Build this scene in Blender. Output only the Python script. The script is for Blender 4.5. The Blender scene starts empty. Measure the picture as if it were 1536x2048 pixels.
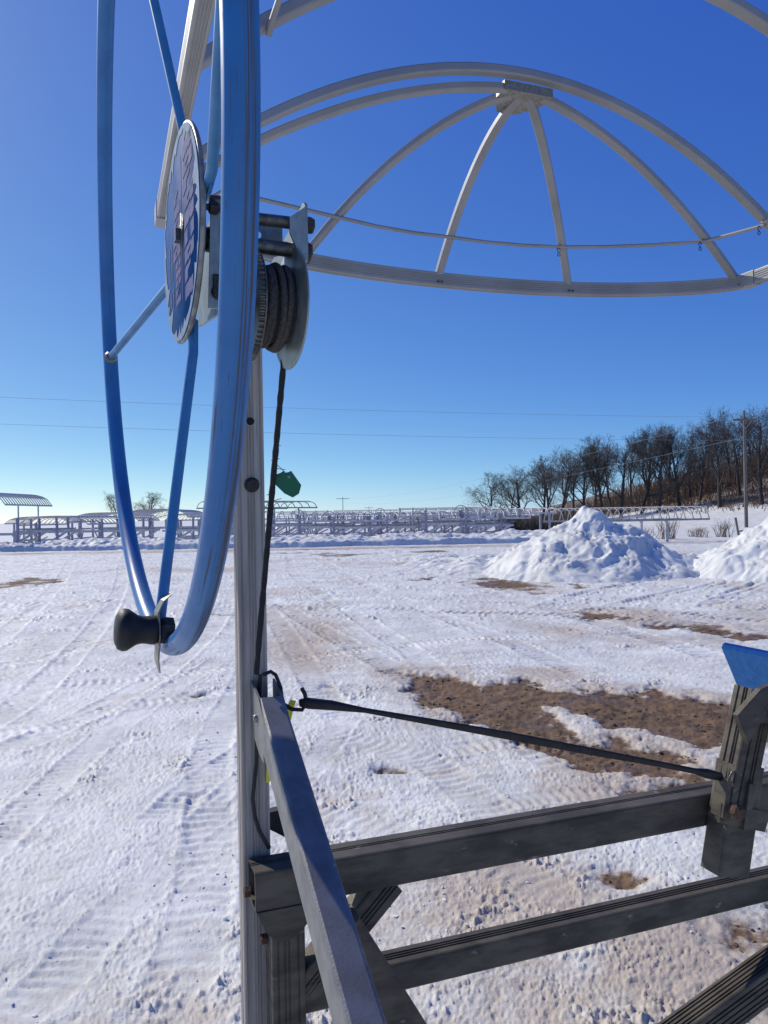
import bpy, bmesh, math, random
import numpy as np
from mathutils import Vector, Matrix
random.seed(7)
scene = bpy.context.scene
COL = scene.collection
R = math.radians

# ------------------------------------------------------------------ camera
EYE = 1.6
cam_d = bpy.data.cameras.new('camera'); cam = bpy.data.objects.new('camera', cam_d); COL.objects.link(cam)
cam_d.sensor_fit = 'VERTICAL'; cam_d.sensor_height = 24.0; cam_d.sensor_width = 18.0
cam_d.lens = 24.0 * 1541 / 2048
cam_d.clip_start = 0.02; cam_d.clip_end = 4000
_f = Vector((0, math.cos(R(.3)), math.sin(R(.3)))); _r0 = Vector((1, 0, 0)); _u0 = _r0.cross(_f)
_r = _r0 * math.cos(R(1)) - _u0 * math.sin(R(1)); _u = _r0 * math.sin(R(1)) + _u0 * math.cos(R(1))
M = Matrix(((_r.x, _u.x, -_f.x, 0), (_r.y, _u.y, -_f.y, 0), (_r.z, _u.z, -_f.z, EYE), (0, 0, 0, 1)))
cam.matrix_world = M
scene.camera = cam
scene.render.resolution_x = 768; scene.render.resolution_y = 1024

# ------------------------------------------------------------------ sky, sun, exposure
SUN_AZ, SUN_EL = R(-50), R(37)
world = bpy.data.worlds.new('World'); scene.world = world; world.use_nodes = True
nt = world.node_tree; bg = nt.nodes['Background']
sky = nt.nodes.new('ShaderNodeTexSky'); sky.sky_type = 'NISHITA'; sky.sun_disc = False
sky.sun_elevation = SUN_EL; sky.sun_rotation = SUN_AZ
sky.altitude = 300; sky.air_density = .5; sky.dust_density = 0.30; sky.ozone_density = 10.0
# one colour grade over the whole sky: deeper winter blue
sep = nt.nodes.new('ShaderNodeSeparateColor'); cmb = nt.nodes.new('ShaderNodeCombineColor'); nt.links.new(sky.outputs[0], sep.inputs[0])
for k, (pw, am) in enumerate(((1.17, 1.72), (.97, 1.25), (.45, .93))):
    m0 = nt.nodes.new('ShaderNodeMath'); m0.operation = 'MULTIPLY'; m0.inputs[1].default_value = .11
    m1 = nt.nodes.new('ShaderNodeMath'); m1.operation = 'POWER'; m1.inputs[1].default_value = pw
    m2 = nt.nodes.new('ShaderNodeMath'); m2.operation = 'MULTIPLY'; m2.inputs[1].default_value = am / .11
    nt.links.new(sep.outputs[k], m0.inputs[0]); nt.links.new(m0.outputs[0], m1.inputs[0]); nt.links.new(m1.outputs[0], m2.inputs[0]); nt.links.new(m2.outputs[0], cmb.inputs[k])
nt.links.new(cmb.outputs[0], bg.inputs['Color']); bg.inputs['Strength'].default_value = 0.11
sd = bpy.data.lights.new('sun', 'SUN'); sun = bpy.data.objects.new('sun', sd); COL.objects.link(sun)
sd.energy = 4.0; sd.angle = R(.53); sd.color = (1.0, .93, .82)
sdir = Vector((math.sin(SUN_AZ) * math.cos(SUN_EL), math.cos(SUN_AZ) * math.cos(SUN_EL), math.sin(SUN_EL)))
sun.rotation_euler = (-sdir).to_track_quat('-Z', 'Y').to_euler(); sun.location = (0, 0, 30)
vs = scene.view_settings; vs.view_transform = 'Standard'; vs.look = 'None'; vs.gamma = 1.0; vs.exposure = 0.0
vs.use_curve_mapping = False

# ------------------------------------------------------------------ noise
def _hash(ix, iy, seed):
    h = (ix.astype(np.int64) * 374761393 + iy.astype(np.int64) * 668265263 + seed * 974711) & 0xffffffff
    h = ((h ^ (h >> 13)) * 1274126177) & 0xffffffff
    return h ^ (h >> 16)
def perlin(x, y, seed=0):
    ix = np.floor(x); iy = np.floor(y); fx = x - ix; fy = y - iy
    u = fx * fx * fx * (fx * (fx * 6 - 15) + 10); v = fy * fy * fy * (fy * (fy * 6 - 15) + 10)
    def g(dx, dy):
        a = (_hash(ix + dx, iy + dy, seed) & 1023) * (2 * np.pi / 1024)
        return np.cos(a) * (fx - dx) + np.sin(a) * (fy - dy)
    n0 = g(0, 0) * (1 - u) + g(1, 0) * u; n1 = g(0, 1) * (1 - u) + g(1, 1) * u
    return (n0 * (1 - v) + n1 * v) * 1.5
def fbm(x, y, o=4, seed=0, gain=.5):
    s = np.zeros_like(x); a = 1.0
    for k in range(o):
        s += a * perlin(x, y, seed + k * 17); x = x * 2.03 + 11.3; y = y * 2.03 - 7.1; a *= gain
    return s
def worley(x, y, seed=0):
    ix = np.floor(x); iy = np.floor(y); d1 = np.full_like(x, 9.0)
    for dx in (-1, 0, 1):
        for dy in (-1, 0, 1):
            h = _hash(ix + dx, iy + dy, seed)
            px = ix + dx + (h & 1023) / 1023.0; py = iy + dy + ((h >> 10) & 1023) / 1023.0
            d1 = np.minimum(d1, (px - x) ** 2 + (py - y) ** 2)
    return np.sqrt(d1)
def sstep(a, b, x):
    t = np.clip((x - a) / (b - a), 0, 1); return t * t * (3 - 2 * t)

# ------------------------------------------------------------------ materials
def mat(name, c1, c2=None, rough=.5, metal=0.0, scale=(6, 6, 6), lo=.4, hi=.62, bump=0.0, bscale=80, spec=.5, c3=None, s3=(20, 20, 20), t3=(.6, .7), rvar=.15, emis=None):
    m = bpy.data.materials.new(name); m.use_nodes = True; t = m.node_tree; N = t.nodes; Lk = t.links
    b = N['Principled BSDF']; b.inputs['Roughness'].default_value = rough; b.inputs['Metallic'].default_value = metal
    b.inputs['Specular IOR Level'].default_value = spec
    c2 = c2 or tuple(v * .72 for v in c1)
    tc = N.new('ShaderNodeTexCoord'); mp = N.new('ShaderNodeMapping'); mp.inputs['Scale'].default_value = scale
    Lk.new(tc.outputs['Object'], mp.inputs[0])
    no = N.new('ShaderNodeTexNoise'); no.inputs['Scale'].default_value = 1; no.inputs['Detail'].default_value = 6; no.inputs['Roughness'].default_value = .62
    Lk.new(mp.outputs[0], no.inputs['Vector'])
    rp = N.new('ShaderNodeValToRGB'); rp.color_ramp.elements[0].position = lo; rp.color_ramp.elements[1].position = hi
    rp.color_ramp.elements[0].color = (*c1, 1); rp.color_ramp.elements[1].color = (*c2, 1)
    Lk.new(no.outputs['Fac'], rp.inputs[0]); out = rp.outputs[0]
    if c3:
        mp3 = N.new('ShaderNodeMapping'); mp3.inputs['Scale'].default_value = s3; Lk.new(tc.outputs['Object'], mp3.inputs[0])
        n3 = N.new('ShaderNodeTexNoise'); n3.inputs['Scale'].default_value = 1; n3.inputs['Detail'].default_value = 5
        Lk.new(mp3.outputs[0], n3.inputs['Vector'])
        mr = N.new('ShaderNodeMapRange'); mr.inputs[1].default_value = t3[0]; mr.inputs[2].default_value = t3[1]
        Lk.new(n3.outputs['Fac'], mr.inputs[0])
        mx = N.new('ShaderNodeMix'); mx.data_type = 'RGBA'; Lk.new(mr.outputs[0], mx.inputs[0]); Lk.new(out, mx.inputs[6]); mx.inputs[7].default_value = (*c3, 1)
        out = mx.outputs[2]
    Lk.new(out, b.inputs['Base Color'])
    if rvar:
        mr2 = N.new('ShaderNodeMapRange'); mr2.inputs[3].default_value = max(.02, rough - rvar); mr2.inputs[4].default_value = min(1, rough + rvar)
        Lk.new(no.outputs['Fac'], mr2.inputs[0]); Lk.new(mr2.outputs[0], b.inputs['Roughness'])
    if bump:
        bn = N.new('ShaderNodeTexNoise'); bn.inputs['Scale'].default_value = bscale; bn.inputs['Detail'].default_value = 4
        Lk.new(tc.outputs['Object'], bn.inputs['Vector'])
        bp = N.new('ShaderNodeBump'); bp.inputs['Strength'].default_value = bump; bp.inputs['Distance'].default_value = .004
        Lk.new(bn.outputs['Fac'], bp.inputs['Height']); Lk.new(bp.outputs[0], b.inputs['Normal'])
    return m
MT = {}
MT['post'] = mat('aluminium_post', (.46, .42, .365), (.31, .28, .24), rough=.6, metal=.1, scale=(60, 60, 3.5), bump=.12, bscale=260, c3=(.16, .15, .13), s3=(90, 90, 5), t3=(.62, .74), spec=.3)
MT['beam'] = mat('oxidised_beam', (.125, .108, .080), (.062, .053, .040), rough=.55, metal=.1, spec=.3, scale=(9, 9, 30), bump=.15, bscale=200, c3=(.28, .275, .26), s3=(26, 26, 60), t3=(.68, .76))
MT['brace'] = mat('brace_aluminium', (.25, .248, .24), (.175, .173, .168), rough=.46, metal=.45, scale=(22, 22, 22), bump=.1, bscale=300, c3=(.5, .5, .5), s3=(60, 60, 60), t3=(.72, .78))
MT['canopy'] = mat('canopy_aluminium', (.325, .33, .33), (.275, .278, .278), rough=.5, metal=.3, scale=(3, 3, 3), bump=.04, bscale=220, c3=(.20, .185, .165), s3=(18, 18, 18), t3=(.72, .82))
MT['galv'] = mat('galvanised_steel', (.34, .385, .365), (.22, .26, .25), rough=.42, metal=.6, scale=(40, 40, 25), bump=.05, bscale=200, c3=(.25, .27, .26), s3=(45, 45, 45), t3=(.64, .74))
MT['grease'] = mat('greasy_steel', (.03, .03, .028), (.06, .055, .05), rough=.45, metal=.5, scale=(90, 90, 90), bump=.5, bscale=300)
MT['rod'] = mat('winch_rod', (.16, .165, .15), (.09, .09, .08), rough=.4, metal=.7, scale=(70, 70, 70), bump=.2, bscale=300)
MT['hrope'] = mat('black_rope', (.022, .021, .022), (.013, .013, .014), rough=.8, scale=(200, 200, 200), bump=.6, bscale=500)
MT['cable'] = mat('dark_rope', (.075, .068, .062), (.035, .033, .032), rough=.8, scale=(200, 200, 200), bump=.6, bscale=500)
MT['rubber'] = mat('black_rubber', (.016, .016, .017), (.01, .01, .011), rough=.62, scale=(50, 50, 50), bump=.15, bscale=300)
MT['knob'] = mat('black_plastic_knob', (.008, .008, .009), (.013, .013, .014), rough=.6, scale=(60, 60, 60), bump=.1, bscale=400)
MT['bracket'] = mat('tarnished_bracket', (.30, .29, .25), (.2, .19, .16), rough=.45, metal=.6, scale=(60, 60, 60), bump=.1)
MT['rust'] = mat('rusty_bolt', (.13, .07, .04), (.07, .042, .028), rough=.8, metal=.2, scale=(90, 90, 90), bump=.6, bscale=300, c3=(.24, .2, .16), s3=(120, 120, 120), t3=(.6, .7))
MT['dark'] = mat('painted_hole_shade', (.012, .012, .012), rough=.9)  # flat black for the shade inside the post hole
MT['white_print'] = mat('white_print', (.27, .35, .44), (.21, .28, .37), rough=.7, scale=(40, 40, 40), spec=.04)
MT['pink_print'] = mat('faded_pink_print', (.17, .16, .28), (.10, .13, .25), rough=.7, scale=(60, 60, 60), spec=.04)
MT['disc_blue'] = mat('disc_blue', (.012, .085, .26), (.010, .070, .21), rough=.7, scale=(20, 20, 20), spec=.04)
MT['disc_edge'] = mat('worn_disc_edge', (.30, .30, .27), (.14, .13, .11), rough=.5, metal=.4, scale=(40, 40, 40))
MT['green'] = mat('green_plastic', (.005, .13, .055), (.004, .11, .048), rough=.5, scale=(30, 30, 30))
MT['yellow'] = mat('yellow_ribbon', (.72, .68, .03), (.6, .56, .03), rough=.6, scale=(40, 40, 40))
MT['bunk'] = mat('blue_bunk_carpet', (.045, .24, .58), (.034, .195, .50), rough=.75, scale=(60, 60, 60), bump=.35, bscale=500)
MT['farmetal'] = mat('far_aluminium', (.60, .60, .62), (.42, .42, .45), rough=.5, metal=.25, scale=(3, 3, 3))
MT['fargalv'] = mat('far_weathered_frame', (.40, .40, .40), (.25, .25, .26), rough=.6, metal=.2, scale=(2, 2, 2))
MT['farpost'] = mat('far_post_lavender_shade', (.36, .36, .46), (.27, .27, .36), rough=.6, metal=.1, scale=(3, 3, 1))  # silver posts, with the lavender of their shaded sides put into the colour
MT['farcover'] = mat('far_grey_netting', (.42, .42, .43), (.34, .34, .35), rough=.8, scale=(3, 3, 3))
MT['farblack'] = mat('far_black_metal', (.05, .05, .055), rough=.6)
MT['pole'] = mat('weathered_pole_wood', (.20, .18, .155), (.14, .125, .11), rough=.9, scale=(8, 8, .8), bump=.3, bscale=30)
MT['wire'] = mat('power_wire', (.26, .27, .30), rough=.7)
MT['bark'] = mat('dark_bark', (.055, .050, .046), (.034, .031, .028), rough=.95, scale=(3, 3, 1))
MT['twig'] = mat('twig_brown', (.078, .071, .067), (.048, .044, .042), rough=.95, scale=(1, 1, 1))
MT['brush'] = mat('dead_brush', (.075, .05, .036), (.045, .032, .026), rough=.95, scale=(.8, .8, .8))
MT['shrub'] = mat('shrub_stems', (.12, .075, .05), (.08, .05, .036), rough=.95, scale=(1, 1, 1))
MT['dgrass'] = mat('dead_grass', (.30, .19, .10), (.21, .13, .07), rough=.95, scale=(2, 2, 2))
MT['snowclod'] = mat('snow_clods', (.82, .81, .77), (.76, .75, .71), rough=.7, scale=(40, 40, 40), spec=.25)
MT['grit'] = mat('dirt_grit', (.16, .11, .075), (.09, .065, .045), rough=.95, scale=(40, 40, 40))

def rim_material():
    m = mat('worn_blue_paint', (.030, .170, .42), (.022, .135, .36), rough=.38, scale=(14, 14, 14), spec=.45, rvar=.1)
    t = m.node_tree; N = t.nodes; Lk = t.links; b = N['Principled BSDF']
    at = N.new('ShaderNodeAttribute'); at.attribute_name = 'tubeuv'
    mp = N.new('ShaderNodeMapping'); mp.inputs['Scale'].default_value = (7, 2.6, 1); Lk.new(at.outputs['Vector'], mp.inputs[0])
    no = N.new('ShaderNodeTexNoise'); no.inputs['Scale'].default_value = 1; no.inputs['Detail'].default_value = 5; no.inputs['Roughness'].default_value = .6
    Lk.new(mp.outputs[0], no.inputs['Vector'])
    mr = N.new('ShaderNodeMapRange'); mr.inputs[1].default_value = .60; mr.inputs[2].default_value = .67; Lk.new(no.outputs['Fac'], mr.inputs[0])
    # scattered chips
    mp2 = N.new('ShaderNodeMapping'); mp2.inputs['Scale'].default_value = (45, 9, 1); Lk.new(at.outputs['Vector'], mp2.inputs[0])
    n2 = N.new('ShaderNodeTexNoise'); n2.inputs['Scale'].default_value = 1; n2.inputs['Detail'].default_value = 3; Lk.new(mp2.outputs[0], n2.inputs['Vector'])
    mr2 = N.new('ShaderNodeMapRange'); mr2.inputs[1].default_value = .645; mr2.inputs[2].default_value = .69; Lk.new(n2.outputs['Fac'], mr2.inputs[0])
    mxm = N.new('ShaderNodeMath'); mxm.operation = 'MAXIMUM'; Lk.new(mr.outputs[0], mxm.inputs[0]); Lk.new(mr2.outputs[0], mxm.inputs[1])
    # worn scuff line along one side of the tube (attribute z = 1 there)
    sp = N.new('ShaderNodeSeparateXYZ'); Lk.new(at.outputs['Vector'], sp.inputs[0])
    mp3 = N.new('ShaderNodeMapping'); mp3.inputs['Scale'].default_value = (9, 12, 1); Lk.new(at.outputs['Vector'], mp3.inputs[0])
    n3 = N.new('ShaderNodeTexNoise'); n3.inputs['Scale'].default_value = 1; n3.inputs['Detail'].default_value = 4; Lk.new(mp3.outputs[0], n3.inputs['Vector'])
    ml = N.new('ShaderNodeMath'); ml.operation = 'MULTIPLY_ADD'; Lk.new(sp.outputs['Z'], ml.inputs[0]); ml.inputs[1].default_value = .62; Lk.new(n3.outputs['Fac'], ml.inputs[2])
    mr3 = N.new('ShaderNodeMapRange'); mr3.inputs[1].default_value = .74; mr3.inputs[2].default_value = .90; Lk.new(ml.outputs[0], mr3.inputs[0])
    mx2 = N.new('ShaderNodeMath'); mx2.operation = 'MAXIMUM'; Lk.new(mxm.outputs[0], mx2.inputs[0]); Lk.new(mr3.outputs[0], mx2.inputs[1])
    mf = N.new('ShaderNodeMath'); mf.operation = 'MULTIPLY'; mf.inputs[1].default_value = .85; Lk.new(mx2.outputs[0], mf.inputs[0])
    mx = N.new('ShaderNodeMix'); mx.data_type = 'RGBA'; old = b.inputs['Base Color'].links[0].from_socket
    Lk.new(mf.outputs[0], mx.inputs[0]); Lk.new(old, mx.inputs[6]); mx.inputs[7].default_value = (.085, .065, .035, 1)
    Lk.new(mx.outputs[2], b.inputs['Base Color'])
    oldr = b.inputs['Roughness'].links[0].from_socket
    ad = N.new('ShaderNodeMath'); ad.operation = 'MULTIPLY_ADD'; Lk.new(mx2.outputs[0], ad.inputs[0]); ad.inputs[1].default_value = .4; Lk.new(oldr, ad.inputs[2])
    Lk.new(ad.outputs[0], b.inputs['Roughness'])
    return m
MT['blue'] = rim_material()

def snow_material(name, with_dirt=True):
    m = bpy.data.materials.new(name); m.use_nodes = True; t = m.node_tree; N = t.nodes; Lk = t.links; b = N['Principled BSDF']
    b.inputs['Roughness'].default_value = .62; b.inputs['Specular IOR Level'].default_value = .25
    tc = N.new('ShaderNodeTexCoord')
    def noise(sc, det=5, ro=.6):
        n = N.new('ShaderNodeTexNoise'); n.inputs['Scale'].default_value = sc; n.inputs['Detail'].default_value = det; n.inputs['Roughness'].default_value = ro
        Lk.new(tc.outputs['Object'], n.inputs['Vector']); return n.outputs['Fac']
    def rng(sock, a, bb, c=0, d=1):
        r = N.new('ShaderNodeMapRange'); r.inputs[1].default_value = a; r.inputs[2].default_value = bb; r.inputs[3].default_value = c; r.inputs[4].default_value = d
        Lk.new(sock, r.inputs[0]); return r.outputs[0]
    def mixc(f, a, bb):
        x = N.new('ShaderNodeMix'); x.data_type = 'RGBA'; Lk.new(f, x.inputs[0])
        for s, i in ((a, 6), (bb, 7)):
            if isinstance(s, tuple): x.inputs[i].default_value = (*s, 1)
            else: Lk.new(s, x.inputs[i])
        return x.outputs[2]
    def math_(op, a, bb):
        x = N.new('ShaderNodeMath'); x.operation = op
        for s, i in ((a, 0), (bb, 1)):
            if isinstance(s, (int, float)): x.inputs[i].default_value = s
            else: Lk.new(s, x.inputs[i])
        return x.outputs[0]
    snow = mixc(rng(noise(1.3, 7, .65), .40, .66), (.775, .79, .735), (.595, .60, .55))
    snow = mixc(rng(noise(3.7, 6, .7), .52, .70, 0, .55), snow, (.53, .51, .44) if with_dirt else (.68, .69, .65))
    n_f = noise(22, 6, .7); n_m = noise(7, 5, .6)
    col = snow; rough = None
    if with_dirt:
        a1 = N.new('ShaderNodeAttribute'); a1.attribute_name = 'dirt'; a2 = N.new('ShaderNodeAttribute'); a2.attribute_name = 'stain'
        st = math_('ADD', a2.outputs['Fac'], math_('MULTIPLY', math_('SUBTRACT', n_m, .5), 1.3))
        col = mixc(rng(st, .25, .95, 0, .75), snow, (.46, .37, .27))
        speck = rng(n_f, .66, .72, 0, .55)
        sp2 = math_('MULTIPLY', speck, rng(noise(2.2, 3), .45, .62))
        col = mixc(sp2, col, (.22, .19, .15))
        dm = math_('ADD', a1.outputs['Fac'], math_('MULTIPLY', math_('SUBTRACT', n_f, .5), .9))
        dm = math_('ADD', dm, math_('MULTIPLY', math_('SUBTRACT', n_m, .5), .7))
        dirtf = rng(dm, .36, .64)
        dirt = mixc(rng(noise(9, 6, .7), .38, .64), (.215, .138, .078), (.122, .08, .048))
        dirt = mixc(rng(noise(2.4, 4, .6), .5, .68, 0, .6), dirt, (.075, .053, .036))
        dirt = mixc(rng(noise(60, 4, .7), .6, .72, 0, .5), dirt, (.32, .24, .16))
        col = mixc(dirtf, col, dirt)
        wet = rng(noise(1.9, 3), .50, .62, .85, .38)
        rm = N.new('ShaderNodeMix'); Lk.new(dirtf, rm.inputs[0]); rm.inputs[2].default_value = .6; Lk.new(wet, rm.inputs[3]); Lk.new(rm.outputs[0], b.inputs['Roughness'])
        Lk.new(rng(dirtf, 0, 1, .3, .2), b.inputs['Specular IOR Level'])
    Lk.new(col, b.inputs['Base Color'])
    h = math_('ADD', math_('MULTIPLY', noise(55, 6, .7), .6), math_('MULTIPLY', noise(160, 3, .6), .3))
    bp = N.new('ShaderNodeBump'); bp.inputs['Strength'].default_value = .6; bp.inputs['Distance'].default_value = .012
    Lk.new(h, bp.inputs['Height']); Lk.new(bp.outputs[0], b.inputs['Normal'])
    return m
MT['ground'] = snow_material('packed_snow_and_dirt')
MT['pile'] = snow_material('ploughed_snow', False)
MT['blue_plain'] = mat('blue_spoke_paint', (.045, .20, .42), (.035, .16, .36), rough=.45, scale=(25, 25, 25), spec=.35, c3=(.07, .06, .045), s3=(50, 50, 12), t3=(.66, .74))

# ------------------------------------------------------------------ mesh building
def V3(p): return np.array(p, float)
class MB:
    def __init__(s): s.v = []; s.f = []; s.sm = []; s.uv = None
    def add(s, vs_, fs, smooth=False):
        o = len(s.v); s.v.extend([tuple(map(float, q)) for q in vs_])
        for f in fs: s.f.append(tuple(i + o for i in f)); s.sm.append(smooth)
        return s
    def sweep(s, prof, path, up=(0, 0, 1), cap=True, closed=False, smooth=False, hollow=0, hdepth=.12, scales=None):
        path = [V3(p) for p in path]; n = len(path); k = len(prof); rings = []
        up = V3(up)
        for i, p in enumerate(path):
            if closed: t = path[(i + 1) % n] - path[i - 1]
            else: t = path[min(i + 1, n - 1)] - path[max(i - 1, 0)]
            t /= np.linalg.norm(t); u0 = up if up.ndim == 1 else up[i]
            sd_ = np.cross(t, u0); sd_ /= np.linalg.norm(sd_); u = np.cross(sd_, t); sc = 1 if scales is None else scales[i]
            rings.append([p + a * sc * sd_ + b_ * sc * u for a, b_ in prof])
        vs_ = [q for r_ in rings for q in r_]; fs = []
        for i in range(n if closed else n - 1):
            j = (i + 1) % n
            for a in range(k):
                b_ = (a + 1) % k; fs.append((i * k + a, i * k + b_, j * k + b_, j * k + a))
        s.add(vs_, fs, smooth)
        if cap and not closed:
            for end in (0, 1):
                ring = rings[0] if end == 0 else rings[-1]
                if not hollow:
                    s.add(ring, [tuple(range(k)) if end == 0 else tuple(range(k))[::-1]])
                else:
                    c = sum(ring) / k; t = path[1] - path[0] if end == 0 else path[-2] - path[-1]; t /= np.linalg.norm(t)
                    inn = [c + (q - c) * hollow for q in ring]; deep = [q + t * hdepth for q in inn]
                    vs2 = ring + inn + deep; fs2 = []
                    for a in range(k):
                        b_ = (a + 1) % k
                        fs2 += [(a, b_, k + b_, k + a), (k + a, k + b_, 2 * k + b_, 2 * k + a)]
                    fs2.append(tuple(range(2 * k, 3 * k))); s.add(vs2, fs2)
        return s
    def tube(s, path, r, n=8, smooth=True, closed=False, radii=None, up=None):
        prof = [(math.cos(2 * math.pi * i / n), math.sin(2 * math.pi * i / n)) for i in range(n)]
        p = [V3(q) for q in path]
        if up is None:
            d = p[-1] - p[0] if not closed else V3((0, 0, 1)); up = (0, 0, 1) if abs(d[2]) < .8 * np.linalg.norm(d) else (0.3, 1, .02)
        return s.sweep(prof, p, up, smooth=smooth, closed=closed, scales=radii if radii is not None else [r] * len(p))
    def box(s, c, x, y, z):
        c, x, y, z = V3(c), V3(x), V3(y), V3(z)
        vs_ = [c + a * x + b_ * y + d * z for a in (-1, 1) for b_ in (-1, 1) for d in (-1, 1)]
        return s.add(vs_, [(0, 1, 3, 2), (4, 6, 7, 5), (0, 4, 5, 1), (2, 3, 7, 6), (0, 2, 6, 4), (1, 5, 7, 3)])
    def prism(s, poly, ext):
        n = len(poly); a = [V3(q) for q in poly]; e = V3(ext); b_ = [q + e for q in a]
        return s.add(a + b_, [tuple(range(n))[::-1], tuple(range(n, 2 * n))] + [(i, (i + 1) % n, n + (i + 1) % n, n + i) for i in range(n)])
    def lathe(s, prof, c, ax, n=32, smooth=True, ref=(0, 0, 1)):
        ax = V3(ax); ax /= np.linalg.norm(ax); e1 = V3(ref) - ax * (V3(ref) @ ax); e1 /= np.linalg.norm(e1); e2 = np.cross(ax, e1); c = V3(c); k = len(prof); vs_ = []
        for i in range(n):
            a = 2 * math.pi * i / n
            for (r_, h) in prof: vs_.append(c + ax * h + r_ * (e1 * math.cos(a) + e2 * math.sin(a)))
        fs = []
        for i in range(n):
            j = (i + 1) % n
            for a in range(k - 1): fs.append((i * k + a, i * k + a + 1, j * k + a + 1, j * k + a))
        s.add(vs_, fs, smooth)
        if prof[0][0] > 1e-6: s.add([vs_[i * k] for i in range(n)], [tuple(range(n))])
        if prof[-1][0] > 1e-6: s.add([vs_[i * k + k - 1] for i in range(n)], [tuple(range(n))[::-1]])
        return s
    def mesh(s, name, fix=True):
        m = bpy.data.meshes.new(name); m.from_pydata(s.v, [], s.f)
        m.polygons.foreach_set('use_smooth', s.sm)
        if fix:
            bm = bmesh.new(); bm.from_mesh(m); bmesh.ops.recalc_face_normals(bm, faces=bm.faces); bm.to_mesh(m); bm.free()
        m.update(); return m
def empty(name, loc=(0, 0, 0), rz=0, label=None, cat=None, group=None):
    o = bpy.data.objects.new(name, None); COL.objects.link(o); o.empty_display_size = .1
    o.matrix_world = Matrix.Translation(Vector(loc)) @ Matrix.Rotation(rz, 4, 'Z')
    o.location = loc; o.rotation_euler = (0, 0, rz)
    if label: tag(o, label, cat, group)
    return o
def tag(o, label, cat, group=None, kind=None):
    o['label'] = label
    if cat: o['category'] = cat
    if group: o['group'] = group
    if kind: o['kind'] = kind
    return o
WM = {}
def obj(name, mb, m, parent=None, local=False, label=None):
    me = mb.mesh(name) if isinstance(mb, MB) else mb
    o = bpy.data.objects.new(name, me); COL.objects.link(o)
    if m is not None and not me.materials: me.materials.append(m if not isinstance(m, str) else MT[m])
    if parent is not None:
        o.parent = parent
        if not local:
            q = parent; mw = Matrix.Identity(4)
            while q is not None:
                mw = (Matrix.Translation(q.location) @ q.rotation_euler.to_matrix().to_4x4() if q.type == 'EMPTY' else Matrix.Identity(4)) @ mw
                q = q.parent if q.parent is not None and q.type == 'EMPTY' else None
            o.matrix_parent_inverse = mw.inverted() if parent.type == 'EMPTY' else Matrix.Identity(4)
    if label: o['label'] = label
    return o
def copy_tree(o, parent=None):
    c = o.copy(); COL.objects.link(c)
    if parent is not None: c.parent = parent
    for ch in o.children: copy_tree(ch, c)
    return c
def rect_profile(w, h, ch=.004, grooves=(), gw=.004, gd=.0025, sides=(1, 1, 1, 1)):
    """closed outline of a box extrusion: rounded corners and lengthwise grooves at the given fractions of each side"""
    out = []; hw, hh = w / 2, h / 2
    cs = [(-hw, -hh), (hw, -hh), (hw, hh), (-hw, hh)]
    for i in range(4):
        a = V3(cs[i]); b_ = V3(cs[(i + 1) % 4]); d = b_ - a; Ln = np.linalg.norm(d); d /= Ln; nin = V3((-d[1], d[0]))
        out.append(tuple(a + d * ch + nin * 0)); 
        if sides[i]:
            for g in grooves:
                c = a + d * Ln * g
                out += [tuple(c - d * gw / 2), tuple(c - d * gw * .3 + nin * gd), tuple(c + d * gw * .3 + nin * gd), tuple(c + d * gw / 2)]
        out.append(tuple(b_ - d * ch)); k = (b_ - d * ch * .3 + nin * ch * .3); out.append(tuple(k))
    return out

# ------------------------------------------------------------------ lift coordinate frame
LA = R(20)
def Lf(w, p, z): return np.array([w * math.cos(LA) - p * math.sin(LA), w * math.sin(LA) + p * math.cos(LA), z])
LW = np.array([math.cos(LA), math.sin(LA), 0]); LP = np.array([-math.sin(LA), math.cos(LA), 0]); LZ = np.array([0, 0, 1.])
WA = R(24.06)
HW = np.array([math.cos(WA), math.sin(WA), 0]); HP = np.array([-math.sin(WA), math.cos(WA), 0])
RIMC = np.array([-.3177, 1.03, 1.9873])

# ================================================================== ground
def hill(x, y):
    x = np.asarray(x, float); y = np.asarray(y, float)
    s = (x - 20) + (y - 60) * .06
    h = 10.5 * sstep(0, 62, s) * sstep(44, 95, y) * (1 - sstep(150, 260, y))
    return h
def poly_dist(px, py, poly):
    poly = np.array(poly, float); n = len(poly); d = np.full(px.shape, 1e9); ins = np.zeros(px.shape, bool)
    for i in range(n):
        a = poly[i]; b_ = poly[(i + 1) % n]; e = b_ - a
        t = np.clip(((px - a[0]) * e[0] + (py - a[1]) * e[1]) / (e @ e), 0, 1)
        d = np.minimum(d, np.hypot(px - a[0] - t * e[0], py - a[1] - t * e[1]))
        c = ((a[1] > py) != (b_[1] > py)) & (px < (b_[0] - a[0]) * (py - a[1]) / (b_[1] - a[1] + 1e-12) + a[0]); ins ^= c
    return np.where(ins, -d, d)
DIRT = [(0.11, 7.95), (0.38, 7.73), (0.63, 7.66), (0.87, 7.19), (1.37, 7.37), (1.47, 6.94), (1.8, 6.67), (1.94, 7.04), (1.99, 6.75), (2.41, 6.81), (2.64, 6.52), (2.85, 6.36), (3.3, 6.2), (3.4, 5.5), (2.68, 5.45), (2.4, 5.34), (2.17, 5.36), (2.02, 5.62), (1.77, 5.77), (1.6, 6.1), (1.43, 6.4), (1.2, 6.48), (1.22, 5.97), (1.35, 5.56), (1.34, 5.37), (1.65, 5.47), (1.79, 5.17), (1.9, 4.96), (1.94, 4.81), (1.72, 4.72), (1.45, 4.83), (1.38, 4.74), (1.26, 4.81), (1.16, 5.21), (0.9, 5.71), (0.67, 5.93), (0.59, 6.24), (0.36, 6.51), (0.24, 6.78), (0.34, 6.97), (0.27, 7.39)]
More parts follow.
